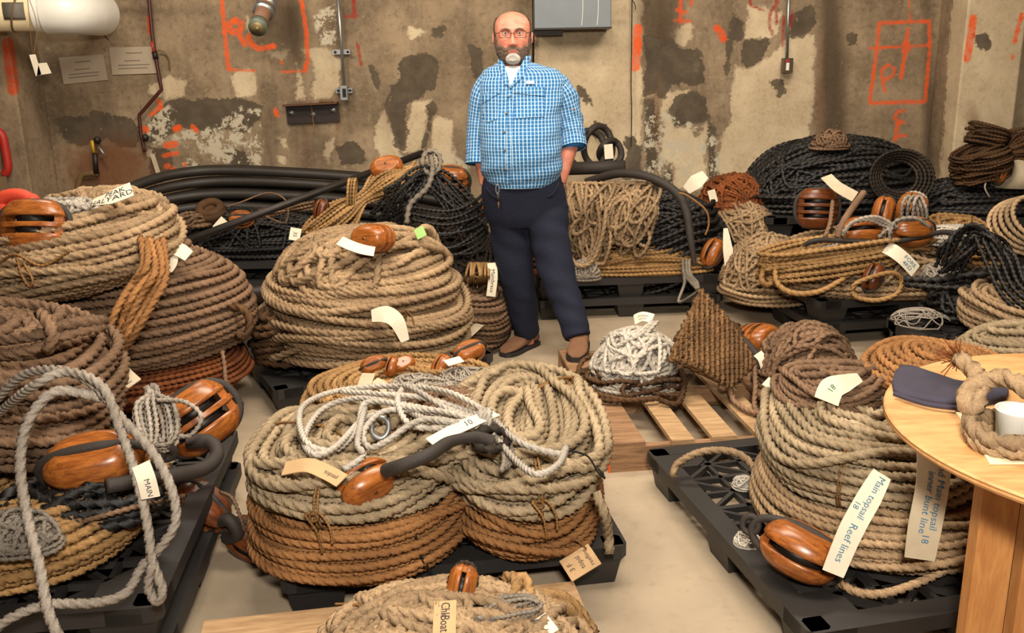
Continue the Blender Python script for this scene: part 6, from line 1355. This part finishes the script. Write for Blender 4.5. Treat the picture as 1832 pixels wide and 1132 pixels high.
# head
hc = Mw(917, 68, -.01); HK = 1.0
zt = np.array([-.128, -.120, -.10, -.07, -.04, 0, .04, .07, .095, .112, .122, .127]); wt = [.022, .04, .058, .070, .076, .080, .083, .080, .068, .050, .028, .004]
yf = [.055, .072, .088, .090, .089, .090, .094, .088, .072, .050, .028, .004]; yb = [-.02, -.01, .01, .05, .082, .098, .105, .1, .086, .062, .034, .004]
def head_pt(th, z):
    w_, f_, b_ = (np.interp(z, zt, v) for v in (wt, yf, yb)); cx, sy = sell(th, 2.25)
    x = w_ * cx; y = np.where(sy < 0, f_ * sy, b_ * sy)
    g = lambda x0, z0, sx, sz: np.exp(-((x - x0) / sx) ** 2 - ((z - z0) / sz) ** 2)
    fr = np.clip(-sy * 1.6 - .35, 0, 1); push = 0
    nose = np.interp(z, [-.048, -.040, -.030, -.018, .005, .028, .045], [0, .010, .028, .025, .015, .007, 0]); push = push + nose * np.exp(-(x / np.interp(z, [-.04, -.02, .03], [.019, .014, .010])) ** 2)
    for s in (-1, 1): push = push - .011 * g(.032 * s, .02, .019, .013) + .006 * g(.03 * s, .043, .024, .008) + .006 * g(.046 * s, -.018, .018, .018) + .007 * g(.013 * s, -.034, .007, .007)
    push = push + .004 * g(0, -.056, .022, .006) + .005 * g(0, -.073, .02, .006) - .005 * g(0, -.064, .022, .0035) + .006 * g(0, -.108, .02, .014)
    return np.stack([x, y - push * fr, z], -1)
NT_, NZ = 128, 110
zs = np.concatenate([np.linspace(-.128, .112, 96), np.linspace(.114, .127, 14)]); th = math.pi / 2 + np.linspace(0, 2 * math.pi, NT_, endpoint=False)
TH, ZZ = np.meshgrid(th, zs); HP = head_pt(TH, ZZ)
def hw(P): return hc + np.asarray(P) * np.array([1.1, 1.0, 1.0])
A = Acc(); A.loft(hw(HP))
for s in (-1, 1):                        # ears
    e = [hw((s * (.078 + .016 * f), .012 + .004 * f, .0)) + np.stack([np.zeros(20), .020 * (1 - .4 * f) * np.cos(np.linspace(0, 6.283, 20, endpoint=False)), .033 * (1 - .25 * f) * np.sin(np.linspace(0, 6.283, 20, endpoint=False))], -1) for f in (0, .5, 1)]
    A.loft(np.array(e))
nk = Mw(917, 118, .02); A.loft(limb_rings([hw((0, .02, -.03)), hw((0, .022, -.09)), nk, Mw(920, 140, .03)], [.064, .066, .07, .09], 32, 6))
A.loft(body_rings([(r_[0], r_[1] + 8, r_[2] - 8, r_[3] - .025, r_[4]) for r_ in TORSO[1:]], 40)); A.loft(body_rings([(r_[0], r_[1] + 8, r_[2] - 8, r_[3] - .025, r_[4]) for r_ in HIPS], 40))
A.loft(limb_rings(LEGL, [v - .022 for v in RL], 24)); A.loft(limb_rings(LEGR, [v - .022 for v in RR_], 24))
for sgn, sh, el, wr, hd in ((-1, Mw(880, 138), Mw(858, 250, .0), Mw(870, 330, -.03), Mw(890, 362, -.05)), (1, Mw(988, 138), Mw(1022, 245, .0), Mw(1001, 326, -.04), Mw(985, 362, -.06))):
    A.loft(limb_rings([sh, (sh + el) / 2, el, el + (wr - el) * .35, el + (wr - el) * .8, wr], [.045, .045, .043, .046, .037, .033], 24, 6))
    d = nrm(hd - wr); A.loft(limb_rings([wr, wr + d * .04, wr + d * .09], [.033, .038, .034], 20, 5, .6))
    sd = nrm(np.cross(d, [0, 1, 0]))
    for i, ln in enumerate((.07, .08, .075, .06)): p = wr + d * .08 + sd * (i - 1.5) * .018; A.tube(spline([p, p + d * ln * .5, p + d * ln + np.array([0, .012, 0])]), .0085, 10)
    p = wr + d * .03 - sd * .03 * sgn; A.tube(spline([p, p - sd * .02 * sgn + d * .03, p - sd * .02 * sgn + d * .06]), .0095, 10)
for q, f in ((LEGL[-1], 0), (LEGR[-1], .12)): A.loft(limb_rings([q, q - [0, 0, .06]], [.042, .04], 20, 3))
body = remesh('body', A, .0042, M_SKIN, man, 2)
def shell(name, mask, lift, mat, seed=1, noise=.0015):
    R = rng(seed); c = np.array([0, .0, -.01]); n = HP - c; n /= np.linalg.norm(n, axis=2, keepdims=True); m_ = mask(HP[..., 0], HP[..., 1], HP[..., 2])
    edge = m_.astype(float)
    for _ in range(3): edge = (edge + np.roll(edge, 1, 0) + np.roll(edge, -1, 0) + np.roll(edge, 1, 1) + np.roll(edge, -1, 1)) / 5
    V = hw(HP + n * (lift * (edge - .35) * 1.4 + noise * R.randn(*edge.shape) * edge)[..., None]); m, k = HP.shape[:2]
    i, j = np.meshgrid(np.arange(m - 1), np.arange(k), indexing='ij'); a = i * k + j; b = i * k + (j + 1) % k; Q = np.stack([a, b, b + k, a + k], -1)
    keep = m_[:-1] | m_[1:]; Q = Q[keep]; idx, inv = np.unique(Q, return_inverse=True)
    A = Acc(); A.add(V.reshape(-1, 3)[idx], inv.reshape(-1, 4)); return A.build(name, mat, man)
mouth = lambda x, z: (x / .023) ** 2 + ((z + .066) / .008) ** 2 < 1
beard = lambda x, y, z: (((z < -.035 - .02 * np.clip(1 - np.abs(x) / .05, 0, 1) ** .6) & (y < .03) & (z < -.055 + .9 * np.clip(np.abs(x) - .03, 0, 1))) | ((np.abs(z + .051 + .25 * np.maximum(np.abs(x) - .012, 0)) < .008) & (np.abs(x) < .036) & (y < 0)) | ((np.abs(x) > .066) & (z < .0) & (y < .012) & (y > -.05))) & ~(mouth(x, z) & (y < 0))
goat = lambda x, y, z: ((x / .033) ** 2 + ((z + .098) / .026) ** 2 < 1) & (y < -.03)
shell('beard', lambda x, y, z: beard(x, y, z) & ~goat(x, y, z), .006, M_BEARD, 2); shell('goatee', goat, .013, M_GOATEE, 3)
shell('hair', lambda x, y, z: (z > -.035) & (y > -.035 + .35 * np.clip(z - .02, 0, 1) * (z > .02)) & ~((z > .092) & (np.abs(x) < .062) & (y < .06)) & ~((np.abs(y - .012) < .022) & (z < .03) & (np.abs(x) > .06)), .006, M_HAIR, 4, .0012)
for s in (-1, 1):
    e = hw((s * .032, -.0735, .02)); A = Acc(); k = 20; ph = np.linspace(0, math.pi, 12); A.loft(np.array([e + np.stack([.0125 * np.sin(p) * np.cos(np.linspace(0, 6.283, k, endpoint=False)), np.full(k, -.0125 * np.cos(p)), .0125 * np.sin(p) * np.sin(np.linspace(0, 6.283, k, endpoint=False))], -1) for p in ph]), True); ey = A.build('eye', mat_plain('eye_white', (232, 226, 220), .3, 0, .02, 10, 0), man)
    A = Acc(); A.tube(np.array([e - [0, .0105, 0], e - [0, .0132, 0]]), np.array([.006, .0052]), 16); A.build('iris', mat_plain('iris', (70, 92, 106), .3, 0, .1, 10, 0), ey)
    A = Acc(); A.tube(np.array([e - [0, .0130, 0], e - [0, .0138, 0]]), .0026, 12); A.build('pupil', M_SOLE, ey)
    A = Acc(); A.tube(spline([hw((s * .014, -.1, .036)), hw((s * .03, -.1005, .043)), hw((s * .05, -.088, .038))]), np.linspace(.0032, .002, 29), 8); A.build('eyebrow', M_BEARD, man)
    for zo, rr in ((.0095, .0024), (-.0085, .002)):
        A = Acc(); A.tube(spline([hw((s * .019, -.083, .02 + zo * .3)), hw((s * .032, -.0868, .02 + zo)), hw((s * .045, -.080, .02 + zo * .3))]), rr, 8); A.build('eyelid', M_SKIN, man)
A = Acc(); A.tube(spline([hw((-.021, -.0885, -.064)), hw((-.008, -.0955, -.061)), hw((0, -.0955, -.0625)), hw((.008, -.0955, -.061)), hw((.021, -.0885, -.064))]), .0036, 8); A.tube(spline([hw((-.020, -.0885, -.068)), hw((0, -.096, -.072)), hw((.020, -.0885, -.068))]), .0042, 8); A.build('lips', M_LIP, man)
gl = Acc(); M_FRAME = mat_plain('glasses_frame', (58, 44, 38), .35, .4)
for s in (-1, 1):
    q = np.array([(s * .034 + .0265 * a, -.101 + .006 * abs(a) * (a * s > 0), .016 + .0165 * b) for a, b in zip(*sell(np.linspace(0, 6.283, 36, endpoint=False), 4))]); gl.tube(hw(q), .0014, 6, True)
    gl.tube(spline([hw((s * .061, -.096, .022)), hw((s * .078, -.07, .022)), hw((s * .086, 0, .02)), hw((s * .087, .02, .014))]), .0016, 6)
gl.tube(spline([hw((-.008, -.102, .019)), hw((0, -.105, .022)), hw((.008, -.102, .019))]), .0014, 6)
g_ = gl.build('glasses', M_FRAME, man)
# shoes
def shoe(heel, toe, z0):
    heel, toe = np.array(heel), np.array(toe); d = toe - heel; d[2] = 0; L = .30; u = nrm(d); s = np.array([-u[1], u[0], 0]); o = heel.copy(); o[2] = z0
    f = [(.0, .030, .075), (.04, .036, .085), (.09, .038, .095), (.14, .039, .085), (.19, .046, .068), (.24, .046, .056), (.275, .036, .046), (.297, .016, .030)]
    t = np.linspace(0, 2 * math.pi, 24, endpoint=False); A = Acc(); B = Acc(); rings = []; sr = []
    for x, w_, h_ in f:
        cx, sy = sell(t, 2.6); zz = .024 + (h_ - .024) * (.5 + .5 * sy); rings.append(o + np.outer(np.full(24, x), u) + np.outer(w_ * 1.12 * cx, s) + np.stack([0 * zz, 0 * zz, zz], -1))
        w2 = w_ * 1.12 + .003; sr.append(np.array([o + u * (x * 1.02 - .004) + s * a * w2 + [0, 0, b] for a, b in ((-1, 0), (1, 0), (1, .024), (-1, .024))]))
    A.loft(np.array(rings)); sh_ = A.build('shoe', M_SUEDE, man); B.loft(np.array(sr)); B.build('sole', M_SOLE, sh_, smooth=False)
    A = Acc(); A.loft(limb_rings([rings[1].mean(0) + u * .03 + [0, 0, .02], rings[1].mean(0) + u * .03 + [0, 0, .05]], [.038, .036], 20, 3)); A.build('shoe_collar', M_SUEDE, sh_)
ql = LEGL[-1]; shoe((ql[0] + .045, ql[1] + .06, 0), (ql[0] - .11, ql[1] - .14, 0), 0.0)
qr = LEGR[-1]; shoe((qr[0] + .03, qr[1] + .08, 0), (qr[0] - .03, qr[1] - .22, 0), .12)
for pts in (((866, 322), (872, 338), (882, 350), (892, 356)), ((1003, 312), (998, 332), (990, 346), (980, 352))):
    P = []
    V = body_rings(HIPS, 56).reshape(-1, 3); V = V[V[:, 1] < MY + .03]; vx, vy = proj(V)
    for x, y in pts: i = np.argsort((vx - x) ** 2 + (vy - y) ** 2)[:3]; P.append(W(x, y, V[i, 1].mean() - .006))
    A = Acc(); A.tube(spline(P), .0045, 6); A.build('pocket_edge', M_NAVY, man)
# key clip at the pocket
A = Acc(); k0 = Mw(890, 338, -.185); A.tube(np.array([k0 + np.array([.008 * math.cos(a), 0, .024 * math.sin(a)]) for a in np.linspace(0, 6.283, 20, endpoint=False)]), .003, 6, True); o = A.build('key_clip', M_STEEL, man)
A = Acc(); A.tube(np.array([k0 + [.004, 0, -.025], k0 + [.004, 0, -.06]]), .009, 8); A.build('key_fob', M_SOLE, o); A = Acc(); A.tube(np.array([k0 + [.004, 0, -.06], k0 + [.004, 0, -.10]]), .004, 6); A.build('key', M_BAND, o)
